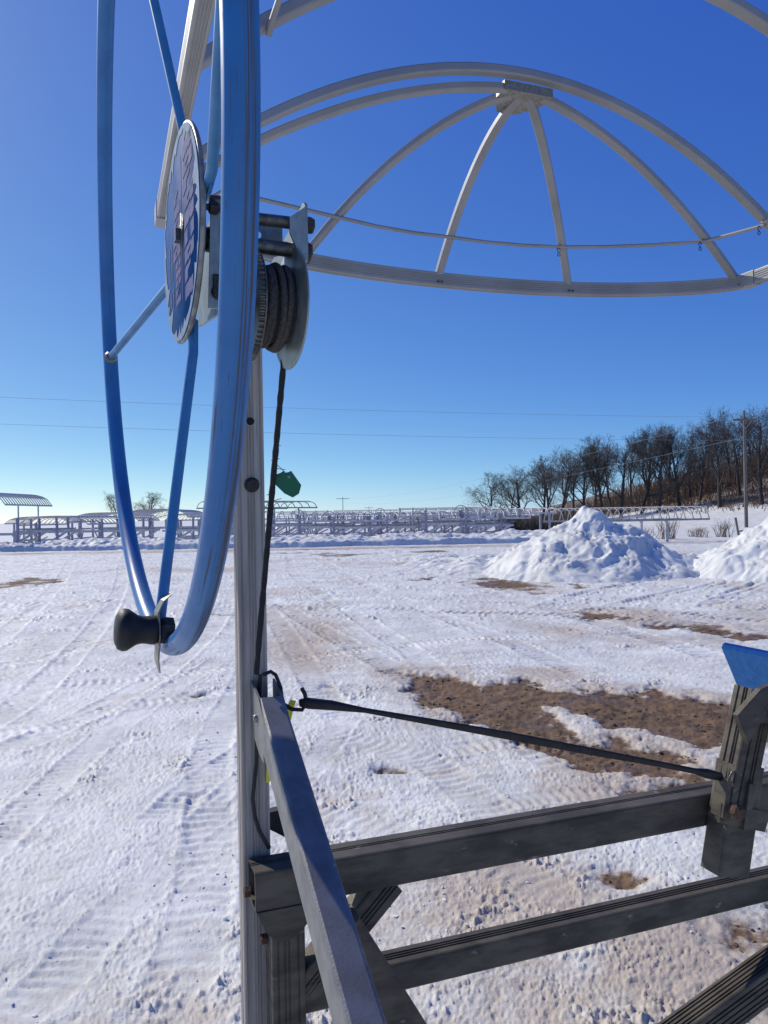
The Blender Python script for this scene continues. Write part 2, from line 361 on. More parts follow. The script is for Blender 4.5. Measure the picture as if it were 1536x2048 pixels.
DIRT2 = [(1.34, 4.51), (1.52, 4.58), (1.63, 4.47), (1.96, 4.56), (2.6, 4.5), (2.5, 4.2), (1.83, 4.26), (1.33, 4.35)]
SPOTS = [(2.79, 17.99, .73, 1.85, .9), (4.25, 16.81, .29, .69, .8), (1.01, 19.52, .25, .46, .7), (3.29, 12.14, .42, .48, .75), (4.29, 10.55, .49, .45, .8), (4.68, 9.92, .40, .22, .8), (-1.67, 7.08, .12, .11, .62), (.11, 4.97, .10, .07, .66), (-.60, 7.46, .10, .12, .6), (-9.79, 20.38, .8, 1.5, .85), (1.0, 3.43, .10, .1, .6), (1.62, 2.60, .30, .40, .72), (5.04, 16.9, .21, .46, .6), (-1.71, 33.08, 1.3, 1.2, .75), (-2.67, 12.83, .34, .4, .5), (-8, 38.6, 6, .35, .7), (-1.5, 38.8, 4.5, .5, .8), (-5.5, 35.0, 3.0, .3, .6), (2.2, 34.5, 1.2, .8, .7), (-12.5, 36.5, 2.0, .25, .65), (2.2, 2.3, .5, .5, .8)]
STAINS = [(1.61, 7.63, .5, .5, .7), (-.22, 4.36, .35, .3, .55), (1.22, 2.72, .35, .35, .8), (.55, 3.2, .3, .35, .55), (.2, 7.2, .7, .7, .5), (0, 38.5, 30, 1.3, .85), (-.8, 9.5, .7, 1.8, .5), (-2, 26, 5, 4, .35), (2, 13, 1.2, 2.5, .35), (-.9, 2.5, .35, .3, .4), (1.6, 5.6, 1.5, 1.1, .6), (4, 11, 1.5, 1.5, .5), (3, 18, 1.6, 3.0, .5), (-.55, 3.6, .25, .3, .4), (.4, 4.9, .35, .2, .5), (-2.3, 7.0, .7, .25, .3)]
TRACKS = [([(-2.75, 5.2), (-2.52, 6.22), (-2.4, 7.08), (-2.36, 8.22), (-2.58, 11.64), (-3.4, 17)], .30, .095, .030), ([(-3.1, 5.8), (-2.62, 6.08), (-2.29, 6.61), (-1.75, 6.9), (-1.0, 7.6)], .26, .085, .026), ([(-6.6, 11.4), (-6.19, 12.37), (-5.74, 13.59), (-5.46, 15.56)], .38, .16, .06), ([(2.6, 13.0), (3.03, 13.79), (4.42, 15.87), (7.01, 19.31), (12.1, 27.4)], .42, .17, .06), ([(3.2, 12.4), (4.6, 14.0), (5.96, 15.4), (8.2, 18.0), (13, 25.5)], .42, .17, .06), ([(5.3, 12.6), (5.96, 13.73), (8.67, 17.46)], .40, .17, .07), ([(0.2, 5.2), (.42, 5.25), (.78, 5.35), (1.19, 5.21), (1.45, 4.61)], .26, .075, .022), ([(-1.28, 3.9), (-1.22, 4.12), (-1.14, 4.65), (-1.02, 5.12), (-.8, 6.0)], .24, .085, .030), ([(-1.5, 2.0), (-1.21, 2.59), (-1.15, 3.06), (-1.02, 3.48), (-.8, 3.9), (-.5, 4.9), (-.3, 6.2)], .22, .07, .015), ([(-.5, 5.8), (-.27, 5.53), (.24, 5.05), (.51, 4.33), (.7, 3.7)], .26, .085, .020), ([(-.3, 6.0), (-.62, 7.14), (-1.58, 11.52), (-4.1, 21.8), (-6, 34)], .32, .12, .030), ([(.6, 7.0), (.3, 9), (-.6, 13), (-2.6, 22), (-4.2, 34)], .32, .12, .028), ([(1.6, 5.7), (1.83, 6.08), (2.1, 6.74), (2.4, 7.6)], .28, .09, .018), ([(1.9, 5.4), (2.4, 5.75), (3.0, 6.0), (3.6, 6.2)], .26, .08, .016), ([(-1.6, 20), (.4, 20.82), (3.6, 24.2), (5.6, 26.3)], .4, .2, .05), ([(-4.4, 8.4), (-3.8, 9.6), (-3.2, 12), (-3.0, 15)], .3, .11, .030), ([(-5, 15.5), (-7.5, 15.2), (-10, 14.2)], .4, .18, .05),
    ([(1.2, 4.6), (.7, 6.2), (-.4, 9.5), (-2.2, 15), (-5.5, 26), (-9, 38)], .34, .13, .034), ([(2.0, 7.6), (1.5, 9.6), (.6, 13.5), (-.8, 20), (-2.6, 30), (-4, 39)], .34, .13, .034), ([(3.6, 8.2), (3.2, 10.5), (2.3, 15), (1.2, 22), (.2, 32), (-.5, 39)], .36, .14, .036), ([(-3.2, 4.6), (-3.3, 7), (-4.2, 11), (-6.2, 18), (-9.5, 28), (-13, 39)], .32, .12, .034), ([(-4.6, 6.2), (-4.9, 9), (-6.4, 14), (-9.2, 22), (-13, 32)], .32, .12, .03), ([(5.2, 9.5), (3.8, 11.2), (1.6, 12.6), (-1.6, 13.8), (-5.5, 14.6), (-10, 16)], .36, .14, .036), ([(5.6, 11), (3.6, 13), (1.2, 14.6), (-2, 16), (-6.5, 17.4)], .36, .14, .032), ([(-.7, 2.4), (-.85, 3.6), (-1.25, 5.6), (-1.5, 8.5), (-2.2, 13)], .26, .09, .022), ([(-1.9, 3.0), (-2.0, 4.2), (-2.1, 6.0), (-1.9, 9.0)], .24, .085, .02), ([(-3.4, 7.6), (-2.3, 7.9), (-1.0, 8.9), (.6, 9.7), (2.4, 9.9)], .26, .09, .026), ([(.3, 4.1), (1.0, 4.35), (1.9, 4.2)], .2, .06, .014), ([(.9, 3.0), (.4, 3.6), (-.4, 4.2), (-1.6, 4.6)], .22, .08, .016)]
def polyline_coords(px, py, pts):
    pts = np.array(pts, float)
    # resample with Catmull-Rom
    P = np.vstack([2 * pts[0] - pts[1], pts, 2 * pts[-1] - pts[-2]]); fine = []
    for i in range(1, len(P) - 2):
        for t in np.linspace(0, 1, 7)[:-1]:
            fine.append(.5 * ((2 * P[i]) + (-P[i - 1] + P[i + 1]) * t + (2 * P[i - 1] - 5 * P[i] + 4 * P[i + 1] - P[i + 2]) * t * t + (-P[i - 1] + 3 * P[i] - 3 * P[i + 1] + P[i + 2]) * t ** 3))
    fine.append(P[-2]); fine = np.array(fine); best = np.full(px.shape, 1e9); S = np.zeros(px.shape); T = np.zeros(px.shape); acc = 0; tot = sum(np.hypot(*(fine[i + 1] - fine[i])) for i in range(len(fine) - 1))
    for i in range(len(fine) - 1):
        a = fine[i]; e = fine[i + 1] - a; ln = math.hypot(*e); t = np.clip(((px - a[0]) * e[0] + (py - a[1]) * e[1]) / (ln * ln), 0, 1)
        dx = px - a[0] - t * e[0]; dy = py - a[1] - t * e[1]; d = np.hypot(dx, dy); c = d < best
        best = np.where(c, d, best); S = np.where(c, acc + t * ln, S); T = np.where(c, (e[0] * dy - e[1] * dx) / ln, T); acc += ln
    return best, S, T, tot
def ground_fields(X, Y):
    h = hill(X, Y); near = 1 - sstep(30, 60, Y)
    d_main = np.full(X.shape, -1.0); halo = np.zeros(X.shape); m = (Y < 9) & (Y > 3.5) & (X > -1) & (X < 4.2)
    if m.any():
        wx = X[m] + .10 * fbm(X[m] * 3, Y[m] * 2.2, 3, 5); wy = Y[m] + .16 * fbm(X[m] * 3 + 9, Y[m] * 2.2, 3, 6)
        d = np.minimum(poly_dist(wx, wy, DIRT), poly_dist(wx, wy, DIRT2)); d = d + .11 * fbm(X[m] * 3.2, Y[m] * 2.7, 4, 95, .6) + .045 * fbm(X[m] * 12, Y[m] * 9, 3, 96, .6) - .05; d_main[m] = np.clip(.5 - d * 4.2, 0, 1); halo = np.zeros(X.shape); halo[m] = .85 * np.clip(1 - d / .45, 0, 1)
    dirt = np.clip(d_main, 0, 1)
    wx = X + .16 * fbm(X * 1.1, Y * 1.0, 3, 15) * np.clip(Y / 8, .4, 3); wy = Y + .3 * fbm(X * 1.0 + 4, Y * .9, 3, 16) * np.clip(Y / 8, .3, 3)
    for cx, cy, rx, ry, s in SPOTS:
        q = np.hypot((wx - cx) / rx, (wy - cy) / ry); mm = q < 2.6
        if mm.any():
            fq = min(3.5, 1.1 / rx); q = q[mm] + .75 * fbm(X[mm] * fq, Y[mm] * fq * .9, 4, 101, .6); dirt[mm] = np.maximum(dirt[mm], s * np.clip(1.25 - q * .75, 0, 1))
    stain = np.zeros(X.shape)
    for cx, cy, rx, ry, s in STAINS:
        q = np.hypot((wx - cx) / rx, (wy - cy) / ry); stain = np.maximum(stain, s * np.clip(1.3 - q * .8, 0, 1))
    stain = np.maximum(np.maximum(stain, halo), dirt * .9)
    road = np.exp(-((Y - 39.6) / 1.1) ** 2) * (1 - sstep(6, 10, X)); stain = np.maximum(stain, road); dirt = np.maximum(dirt, road * (.34 + .5 * fbm(X * .35, Y * 1.6, 3, 120)))
    stain = stain + .55 * sstep(.1, .7, fbm(X * .35, Y * .22, 3, 77)) * near
    stain = stain + .38 * sstep(-.25, .5, fbm(X * .8 + 5, Y * .8, 3, 140)) * sstep(-1.2, 1.2, X) * (1 - sstep(9, 15, Y))
    # brown weeds on the slope
    gm = sstep(1.5, 2.2, hill(X, Y) + .5 * fbm(X * .15, Y * .15, 3, 40)); dirt = np.maximum(dirt, gm * .62)
    sn = np.clip(1 - dirt * 1.5, 0, 1)
    # relief
    big = .026 * fbm(X * .45, Y * .4, 3, 1); med = .007 * fbm(X * 2.6, Y * 2.6, 3, 2, .5)
    patch = sstep(-.05, .6, fbm(X * .9 + 3, Y * .9, 3, 33)); patch2 = sstep(-.1, .5, fbm(X * 3.1, Y * 3.1, 2, 37))
    f1 = 1 - sstep(8, 13, Y); f3 = sstep(20, 30, Y); f2 = 1 - f1 - f3      # coarser crumbs farther out, as far as the grid can carry them
    q = f1 * fbm(X * 17, Y * 21, 4, 3, .62) + f2 * fbm(X * 8, Y * 9.5, 4, 3, .62) + f3 * fbm(X * 3.6, Y * 4.2, 4, 3, .62)
    q2 = f1 * fbm(X * 38 + 5, Y * 44, 3, 6, .6) + (1 - f1) * fbm(X * 13 + 5, Y * 15, 3, 6, .6); lfs = f1 + 2.3 * f2 + 3.2 * f3
    crumb = .024 * np.maximum(q - .20, 0) ** .7 * (.10 + 1.15 * patch * (.35 + .65 * patch2)) - .009 * np.maximum(-q - .3, 0)
    crumb += .011 * np.maximum(q2 - .15, 0) * (.4 + .8 * patch2)
    lump = worley(X * 21 + fbm(X * 5, Y * 5, 2, 8) * .9, Y * 23, 21); lump = .016 * np.maximum(.36 - lump, 0) / .36 * sstep(.45, 1., patch) * patch2 * f1
    fine = .0028 * fbm(X * 60, Y * 66, 2, 4, .6) * f1
    scrape = .006 * fbm(X * 1.2 + Y * .5, Y * 18 - X * 6, 3, 51, .65) * sstep(-.1, .4, fbm(X * .6, Y * .6, 2, 55)) * (f1 + .4 * f2) + .004 * fbm(X * 22 + Y * 4, Y * 2.4 - X * .6, 3, 52, .6) * sstep(0, .5, fbm(X * .5 + 7, Y * .5, 2, 56)) * f1
    crumb = crumb * lfs
    lod = np.clip(Y / 14, 1, 3) 
    packed = np.zeros(X.shape)
    z = np.zeros(X.shape)
    for pts, wd, per, dep in TRACKS:
        pa = np.array(pts); m = (X > pa[:, 0].min() - 1) & (X < pa[:, 0].max() + 1) & (Y > pa[:, 1].min() - 1) & (Y < pa[:, 1].max() + 1)
        if not m.any(): continue
        b_, S, T, tot = polyline_coords(X[m], Y[m], pts)
        win = (1 - sstep(wd * .40, wd * .56, np.abs(T))) * (b_ < wd) * sstep(0, .4, S) * (1 - sstep(tot - .4, tot, S))
        br = .42 + .5 * sstep(-.25, .35, fbm(X[m] * 1.6, Y[m] * 1.6, 3, 61))
        lug = np.sin(2 * np.pi * (S / per + .55 * np.abs(T) / wd) + .9 * perlin(X[m] * 3, Y[m] * 3, 9)); lug = np.clip(lug * 3.2, -1, 1)
        edge = np.exp(-((np.abs(T) - wd * .55) / (wd * .10)) ** 2) * .5
        br = br * (.55 + .45 * sstep(-.2, .3, fbm(X[m] * 6, Y[m] * 6, 2, 63)))
        packed[m] = np.maximum(packed[m], win)
        z[m] += (.5 + .35 * sstep(6, 12, Y[m])) * win * br * dep * (.55 * lug - .45) + edge * dep * br * .7 * (b_ < wd) * sstep(0, .4, S) * (1 - sstep(tot - .4, tot, S))
    z += (big + med + (crumb + lump + fine + scrape) * sn * (1 - .72 * packed)) * near
    z += near * (1 - sn) * (-.030 + .012 * fbm(X * 9, Y * 8, 3, 12) + .004 * fbm(X * 30, Y * 30, 2, 13))
    stain = stain + .10 * packed * near
    return h + z, dirt, stain
def build_ground():
    ys = [0.55]
    while ys[-1] < 2.0: ys.append(ys[-1] * 1.012)
    while ys[-1] < 13: ys.append(ys[-1] * 1.0042)
    while ys[-1] < 60: ys.append(ys[-1] * 1.0085)
    while ys[-1] < 1800: ys.append(ys[-1] * 1.05)
    ys = np.array(ys); NC = 960; tx = np.linspace(-1, 1, NC); tx = np.sign(tx) * (np.abs(tx) * .60 + .40 * np.abs(tx) ** 5) * 1.10
    X = tx[None, :] * (ys[:, None] + .25); Y = np.repeat(ys[:, None], NC, 1)
    # gentle jitter breaks the grid
    z, dirt, stain = ground_fields(X.ravel(), Y.ravel())
    co = np.c_[X.ravel(), Y.ravel(), z]; nr = len(ys)
    a = (np.arange(nr - 1)[:, None] * NC + np.arange(NC - 1)[None, :]).ravel(); F = np.c_[a, a + 1, a + NC + 1, a + NC]
    me = bpy.data.meshes.new('snowy_lot'); me.vertices.add(len(co)); me.vertices.foreach_set('co', co.ravel().astype(np.float32))
    me.loops.add(F.size); me.loops.foreach_set('vertex_index', F.ravel().astype(np.int32)); me.polygons.add(len(F))
    me.polygons.foreach_set('loop_start', (np.arange(len(F)) * 4).astype(np.int32)); me.polygons.foreach_set('loop_total', np.full(len(F), 4, np.int32))
    me.update(calc_edges=True); me.polygons.foreach_set('use_smooth', np.ones(len(F), bool))
    for nm, arr in (('dirt', dirt), ('stain', stain)):
        at = me.attributes.new(nm, 'FLOAT', 'POINT'); at.data.foreach_set('value', arr.astype(np.float32))
    me.materials.append(MT['ground']); o = bpy.data.objects.new('ground', me); COL.objects.link(o)
    tag(o, 'packed snow lot with tyre tracks and bare brown dirt patches', None, kind='structure'); return o
build_ground()
gb = MB(); gb.add([(-1900, -1900, -.12), (1900, -1900, -.12), (1900, 1900, -.12), (-1900, 1900, -.12)], [(0, 1, 2, 3)])
g2 = obj('ground', gb, 'pile'); tag(g2, 'snow covered land all around the lot', None, kind='structure')
# ------------------------------------------------------------------ snow piles and bank
def height_patch(name, x0, x1, y0, y1, nx, ny, fn, m):
    xs = np.linspace(x0, x1, nx); ys = np.linspace(y0, y1, ny); X, Y = np.meshgrid(xs, ys); z = fn(X.ravel(), Y.ravel())
    co = np.c_[X.ravel(), Y.ravel(), z]; a = (np.arange(ny - 1)[:, None] * nx + np.arange(nx - 1)[None, :]).ravel(); F = np.c_[a, a + 1, a + nx + 1, a + nx]
    zz = z[F].max(1); F = F[zz > -.06]
    me = bpy.data.meshes.new(name); me.from_pydata(co.tolist(), [], F.tolist()); me.polygons.foreach_set('use_smooth', np.ones(len(F), bool))
    bm = bmesh.new(); bm.from_mesh(me); bmesh.ops.delete(bm, geom=[v for v in bm.verts if not v.link_faces], context='VERTS'); bm.to_mesh(me); bm.free()
    me.materials.append(MT[m]); o = bpy.data.objects.new(name, me); COL.objects.link(o); return o
def rough_snow(X, Y, s=1.0, seed=0):
    wx = X + .35 * fbm(X * .9, Y * .9, 3, seed + 3); wy = Y + .35 * fbm(X * .9 + 7, Y * .9, 3, seed + 5)
    w = worley(wx * 1.25, wy * 1.25, seed); w2 = worley(wx * 3.6, wy * 3.6, seed + 1); w3 = worley(wx * 8.5, wy * 8.5, seed + 2)
    m1 = sstep(-.3, .5, fbm(X * .7, Y * .7, 2, seed + 9)); m2 = sstep(-.3, .4, fbm(X * 1.3, Y * 1.3, 2, seed + 10))
    return s * (.24 * fbm(X * .7, Y * .7, 3, seed + 2, .5) + .10 * fbm(wx * 1.9, wy * 1.9, 5, seed + 7, .6) + .05 * (.5 - w) + .11 * m1 * m2 * np.maximum(.42 - w2, 0) + .085 * m2 * m2 * np.maximum(.40 - w3, 0) + .022 * (.3 + m2) * fbm(X * 9, Y * 9, 4, seed + 6, .7))
def pile1(X, Y):
    c = [(5.35, 20.6, 1.72, 2.7, 3.0), (6.4, 20.1, 1.12, 2.3, 2.1), (4.3, 22.2, .80, 2.0, 3.0), (7.7, 20.4, .55, 1.9, 1.6), (3.1, 24.8, .36, 1.9, 2.8), (1.8, 28, .2, 1.6, 2.6), (3.0, 22.6, .34, 2.4, 2.2), (1.6, 24.4, .16, 2.0, 2.0)]
    h = np.full(X.shape, -.5)
    for cx, cy, hh, rx, ry in c:
        q = np.hypot((X - cx) / rx, (Y - cy) / ry); h = np.maximum(h, hh * (1.04 - q ** 1.0))
    amp = sstep(-.3, .7, h); return h + rough_snow(X, Y, 1.0, 3) * (.16 + .62 * amp) - .05
def pile2(X, Y):
    c = [(10.4, 18.8, 1.95, 3.0, 2.7), (9.2, 19.4, 1.05, 2.2, 1.9), (12.6, 18.2, 2.2, 2.8, 2.6), (8.3, 20.0, .5, 1.5, 1.4)]
    h = np.full(X.shape, -.5)
    for cx, cy, hh, rx, ry in c:
        q = np.hypot((X - cx) / rx, (Y - cy) / ry); h = np.maximum(h, hh * (1.04 - q ** 1.0))
    amp = sstep(-.3, .7, h); return h + rough_snow(X, Y, 1.0, 9) * (.16 + .62 * amp) - .05
o = height_patch('snow_pile', -.5, 11.5, 15.8, 31, 330, 380, pile1, 'pile')
tag(o, 'tall lumpy ploughed snow heap with pointed crest in front of the bare trees', 'snow pile')
o = height_patch('snow_pile', 6.8, 16, 15.2, 22.5, 260, 210, pile2, 'pile')
tag(o, 'ploughed snow heap cut off by the right edge, below the near utility pole', 'snow pile')
def bank(X, Y):
    e = 41.6 + .25 * np.sin(X * .23) + .2 * fbm(X * .4, Y * 0, 2, 5)
    t = Y - e; wob = fbm(X * .22, Y * .02, 3, 8)
    lowcap = 1 - .85 * sstep(9.5, 13, X)
    f = .34 * sstep(-.05, .28, t) + (.17 + .22 * wob) * sstep(.9, 2.6, t) - .8 * sstep(3.6, 6.6, t)
    return (f + rough_snow(X, Y, .55, 31) * sstep(.0, .6, t) * (1 - sstep(4.5, 6.5, t)) + .05 * fbm(X * 3, Y * 3, 2, 3)) * lowcap - .03 - .3 * (t < -.05)
o = height_patch('snow_bank', -38, 15, 40.8, 48.6, 620, 110, bank, 'pile'); tag(o, 'long low ploughed snow bank along the far side of the road', None, kind='structure')

# scattered snow clods and grit
def clods(name, n, seed, m, test, smin, smax, label, kindcat):
    rg = np.random.default_rng(seed); ico = bmesh.new(); bmesh.ops.create_icosphere(ico, subdivisions=1, radius=1)
    bv = np.array([v.co for v in ico.verts]); bf = np.array([[v.index for v in f.verts] for f in ico.faces]); ico.free()
    pos = []
    while len(pos) < n:
        y = 2.2 * (26 / 2.2) ** rg.random(4000); x = (rg.random(4000) * 2 - 1) * .62 * y; ok = test(x, y, rg)
        pos += list(zip(x[ok], y[ok]))
    pos = np.array(pos[:n]); z, _, _ = ground_fields(pos[:, 0], pos[:, 1]); Vv = []; Ff = []
    for i in range(n):
        s = smin * (smax / smin) ** (rg.random() ** 2.2) * (.6 + .05 * pos[i, 1]); sc = s * (.6 + .8 * rg.random(3)); sc[2] *= .7
        v = bv * (1 + .28 * rg.normal(size=(len(bv), 1))) * sc; a = rg.random() * 6.28; c_, s_ = math.cos(a), math.sin(a)
        v = np.c_[v[:, 0] * c_ - v[:, 1] * s_, v[:, 0] * s_ + v[:, 1] * c_, v[:, 2]]
        Vv.append(v + [pos[i, 0], pos[i, 1], z[i] + sc[2] * .1]); Ff.append(bf + i * len(bv))
    me = bpy.data.meshes.new(name); me.from_pydata(np.vstack(Vv).tolist(), [], np.vstack(Ff).tolist()); me.materials.append(MT[m])
    o = bpy.data.objects.new(name, me); COL.objects.link(o); tag(o, label, kindcat, kind='stuff')
def t_snow(x, y, rg):
    n = fbm(x * .8, y * .8, 3, 71); _, d, _ = ground_fields(x, y); return (n + rg.normal(size=len(x)) * .25 > .25) & (d < .3)
def t_dirt(x, y, rg):
    _, d, s = ground_fields(x, y); return (d > .45) & (y < 9)
clods('snow_crumbs', 2200, 3, 'snowclod', t_snow, .003, .013, 'small crumbs of broken snow strewn over the lot', 'snow')
clods('dirt_grit', 1500, 4, 'grit', t_dirt, .003, .017, 'brown grit lying on the bare dirt patches', 'grit')

# ================================================================== near boat lift
BASE = Lf(.23, 1.29, 0)
lift = empty('boat_lift', BASE, 0, 'grey aluminium boat lift with blue hand wheel, winch and dome ended canopy frame, close up', 'boat lift')
P_POST = rect_profile(.046, .046, .003, (.13, .40, .5, .60, .87), .0032, .0016)
P_BEAM = rect_profile(.062, .062, .004, (.50, .60), .004, .003, (0, 0, 1, 0))
P_BEAM2 = rect_profile(.048, .048, .004, (.36, .5, .64), .005, .003, (1, 0, 1, 0))
P_TUBE = rect_profile(.054, .054, .004, (.18, .38, .5, .78), .0035, .002)
P_BRACE = rect_profile(.041, .056, .005, (), 0, 0)
# post
obj('post', MB().sweep(P_POST, [Lf(.2285, 1.289, .02), Lf(.2285, 1.289, 2.02)], LP), 'post', lift)
pp = obj('base_pad', MB().lathe([(.0, 0), (.16, 0), (.17, .01), (.15, .025), (0, .03)], Lf(.2285, 1.289, -.01), (0, 0, 1), 28), 'galv', lift)
# black disc painted as the shade inside a hole, and bolt, on the post face
fx = 1.289 - .023
obj('hole', MB().lathe([(.0, -.0006), (.0066, -.0006), (.0066, .0008)], Lf(.229, fx, 1.760), -LP, 20), 'dark', lift)
obj('hole_rim', MB().lathe([(.0066, .0002), (.0073, .0012), (.0082, .0002)], Lf(.229, fx, 1.760), -LP, 20), 'post', lift)
bt = MB().lathe([(.0, .009), (.0088, .009), (.0096, .0072), (.0096, .001)], Lf(.230, fx, 1.655), -LP, 6, smooth=False); bt.lathe([(.0125, 0), (.0125, .0016), (.006, .0018)], Lf(.230, fx, 1.655), -LP, 20)
obj('bolt', bt, 'grease', lift)
# beams
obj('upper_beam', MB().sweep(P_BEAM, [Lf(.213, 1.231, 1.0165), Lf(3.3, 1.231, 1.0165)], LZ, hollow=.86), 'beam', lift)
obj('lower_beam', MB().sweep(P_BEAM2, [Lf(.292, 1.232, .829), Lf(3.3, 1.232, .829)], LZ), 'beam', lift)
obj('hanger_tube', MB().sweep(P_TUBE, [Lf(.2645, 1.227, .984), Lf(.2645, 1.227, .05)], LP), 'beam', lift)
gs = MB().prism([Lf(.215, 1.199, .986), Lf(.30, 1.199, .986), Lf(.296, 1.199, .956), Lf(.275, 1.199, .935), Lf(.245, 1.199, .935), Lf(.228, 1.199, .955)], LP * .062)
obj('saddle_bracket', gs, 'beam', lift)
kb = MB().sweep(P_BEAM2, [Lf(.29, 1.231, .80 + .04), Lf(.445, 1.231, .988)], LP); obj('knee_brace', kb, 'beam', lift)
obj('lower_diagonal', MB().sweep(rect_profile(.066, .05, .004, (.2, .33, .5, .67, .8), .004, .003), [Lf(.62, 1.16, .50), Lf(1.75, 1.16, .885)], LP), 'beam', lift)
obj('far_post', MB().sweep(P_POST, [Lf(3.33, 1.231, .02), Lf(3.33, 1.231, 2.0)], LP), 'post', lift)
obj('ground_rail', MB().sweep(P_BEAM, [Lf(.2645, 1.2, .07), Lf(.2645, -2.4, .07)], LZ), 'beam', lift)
# sloping brace towards the viewer
SL = R(26.7); bd = -LP * math.cos(SL) - LZ * math.sin(SL); bn = -LP * math.sin(SL) + LZ * math.cos(SL)
b0 = Lf(.2425, 1.2, 1.3195) - bn * .028
brp = MB().sweep(P_BRACE, [b0, b0 + bd * 1.75], bn, hollow=.9, hdepth=.2)
br = obj('sloping_brace', brp, 'brace', lift)
for w0 in (.2225, .2590):
    pl = [Lf(w0, 1.2655, 1.334), Lf(w0, 1.20, 1.3190), Lf(w0, 1.165, 1.300), Lf(w0, 1.165, 1.228), Lf(w0, 1.20, 1.232), Lf(w0, 1.2655, 1.258)]
    obj('side_plate', MB().prism(pl, LW * .0035), 'brace', br)
obj('bolt', MB().lathe([(.0, .006), (.0055, .0055), (.0065, .003), (.0065, 0)], Lf(.2225, 1.212, 1.285), -LW, 12), 'bracket', br)
obj('link_tube', MB().sweep(rect_profile(.05, .05, .005), [Lf(.330, 1.125, .987), Lf(.57, 1.125, .568)], LP), 'beam', lift)
obj('hook_latch', MB().prism([Lf(.252, 1.30, 1.075), Lf(.252, 1.30, 1.10), Lf(.285, 1.30, 1.103), Lf(.30, 1.30, 1.06), Lf(.29, 1.30, 1.05)], LP * .02), 'rubber', lift)
for (w0, z0) in ((.211, 1.005), (.236, .925)): obj('rusty_bolt', MB().lathe([(.0, .010), (.008, .010), (.009, .008), (.009, 0)], Lf(w0, 1.235, z0), -LW, 6, smooth=False), 'rust', lift)
# control hose down the post
hz = [Lf(.236, 1.252, 1.345), Lf(.231, 1.256, 1.26), Lf(.228, 1.256, 1.20), Lf(.221, 1.256, 1.144), Lf(.224, 1.256, 1.115), Lf(.232, 1.256, 1.088), Lf(.247, 1.256, 1.06)]
obj('hose', MB().tube(hz, .0035, 8), 'rubber', lift)
# guide bracket and bunk
def wz(p, pts): return [Lf(w, p, z) for w, z in pts]
gbk = empty('guide_bracket', Lf(1.12, 1.19, 0)); gbk.parent = lift; gbk.matrix_parent_inverse = Matrix.Translation(Vector(BASE)).inverted()
def gpart(name, mb, m): 
    o = obj(name, mb, m); o.parent = lift; o.matrix_parent_inverse = Matrix.Translation(Vector(BASE)).inverted(); return o
bpy.data.objects.remove(gbk)
gc = gpart('bunk_clamp', MB().sweep(rect_profile(.074, .052, .005), [Lf(1.150, 1.170, 1.11), Lf(1.106, 1.170, .908)], LP, hollow=.9), 'beam')
obj('clamp_strap', MB().prism(wz(1.138, [(1.072, 1.055), (1.066, 1.02), (1.175, .985), (1.19, 1.02)]), LP * .006), 'beam', gc)
ub = gpart('bunk_upright', MB().sweep(rect_profile(.060, .050, .004, (.3, .42, .7), .005, .003), [Lf(1.112, 1.165, 1.005), Lf(1.185, 1.165, 1.25)], LP), 'beam')
obj('slotted_plate', MB().prism(wz(1.132, [(1.083, 1.10), (1.068, 1.03), (1.078, 1.022), (1.093, 1.095)]), LP * .03), 'beam', ub)
obj('slotted_plate', MB().prism(wz(1.132, [(1.135, 1.085), (1.118, 1.0), (1.130, .998), (1.15, 1.08)]), LP * .03), 'beam', ub)
obj('rusty_bolt', MB().lathe([(.0, .016), (.009, .016), (.014, .010), (.015, 0)], Lf(1.088, 1.12, 1.044), -LP, 8, smooth=False), 'rust', gc)
gpart('swivel_plate', MB().prism(wz(1.124, [(1.158, 1.262), (1.10, 1.218), (1.125, 1.163), (1.156, 1.198), (1.23, 1.19), (1.24, 1.28)]), LP * .012), 'beam')
gpart('swivel_plate', MB().prism(wz(1.108, [(1.172, 1.215), (1.205, 1.135), (1.26, 1.14), (1.26, 1.26), (1.225, 1.25)]), LP * .014), 'beam')
bk = [(1.328, 1.284), (1.331, 1.292), (1.338, 1.296), (1.362, 1.290), (1.42, 1.150), (1.392, 1.150)]
bkm = MB(); bkp = [Lf(w, 1.40, z) for w, z in bk]; bkm.prism(bkp, -LP * 3.2)
gpart('bunk', bkm, 'bunk')

# ------------------------------------------------------------------ hand wheel
wheel = obj('hand_wheel', MB().lathe([(0, -.012), (.03, -.012), (.03, .018), (0, .018)], RIMC + HW * .062, HW, 16), 'grease', lift)
RT = .0137; RR = .55
def rim_mesh():
    mb = MB(); NU, NV = 180, 22; t2 = R(-2.0); vv = LZ * math.cos(t2) + HW * math.sin(t2); nn = np.cross(HP, vv)
    vs_ = []; uv = []
    for i in range(NU):
        a = 2 * math.pi * i / NU; e = HP * math.cos(a) + vv * math.sin(a); wob = .0012 * math.sin(3 * a + .5)
        for j in range(NV):
            b_ = 2 * math.pi * j / NV
            vs_.append(RIMC + e * (RR + RT * math.cos(b_)) + nn * (RT * math.sin(b_) + wob))
            side = math.exp(-((((b_ - R(8) + math.pi) % (2 * math.pi)) - math.pi) / .17) ** 2) + .9 * math.exp(-((((b_ - R(38) + math.pi) % (2 * math.pi)) - math.pi) / .16) ** 2)
            uv.append((2 * math.pi * RR * i / NU, b_, side))
    fs = [(i * NV + j, ((i + 1) % NU) * NV + j, ((i + 1) % NU) * NV + (j + 1) % NV, i * NV + (j + 1) % NV) for i in range(NU) for j in range(NV)]
    mb.add(vs_, fs, True); me = mb.mesh('rim'); at = me.attributes.new('tubeuv', 'FLOAT_VECTOR', 'POINT'); at.data.foreach_set('vector', np.array(uv, np.float32).ravel()); return me
obj('rim', rim_mesh(), 'blue', wheel)
HUB = RIMC + HW * .052
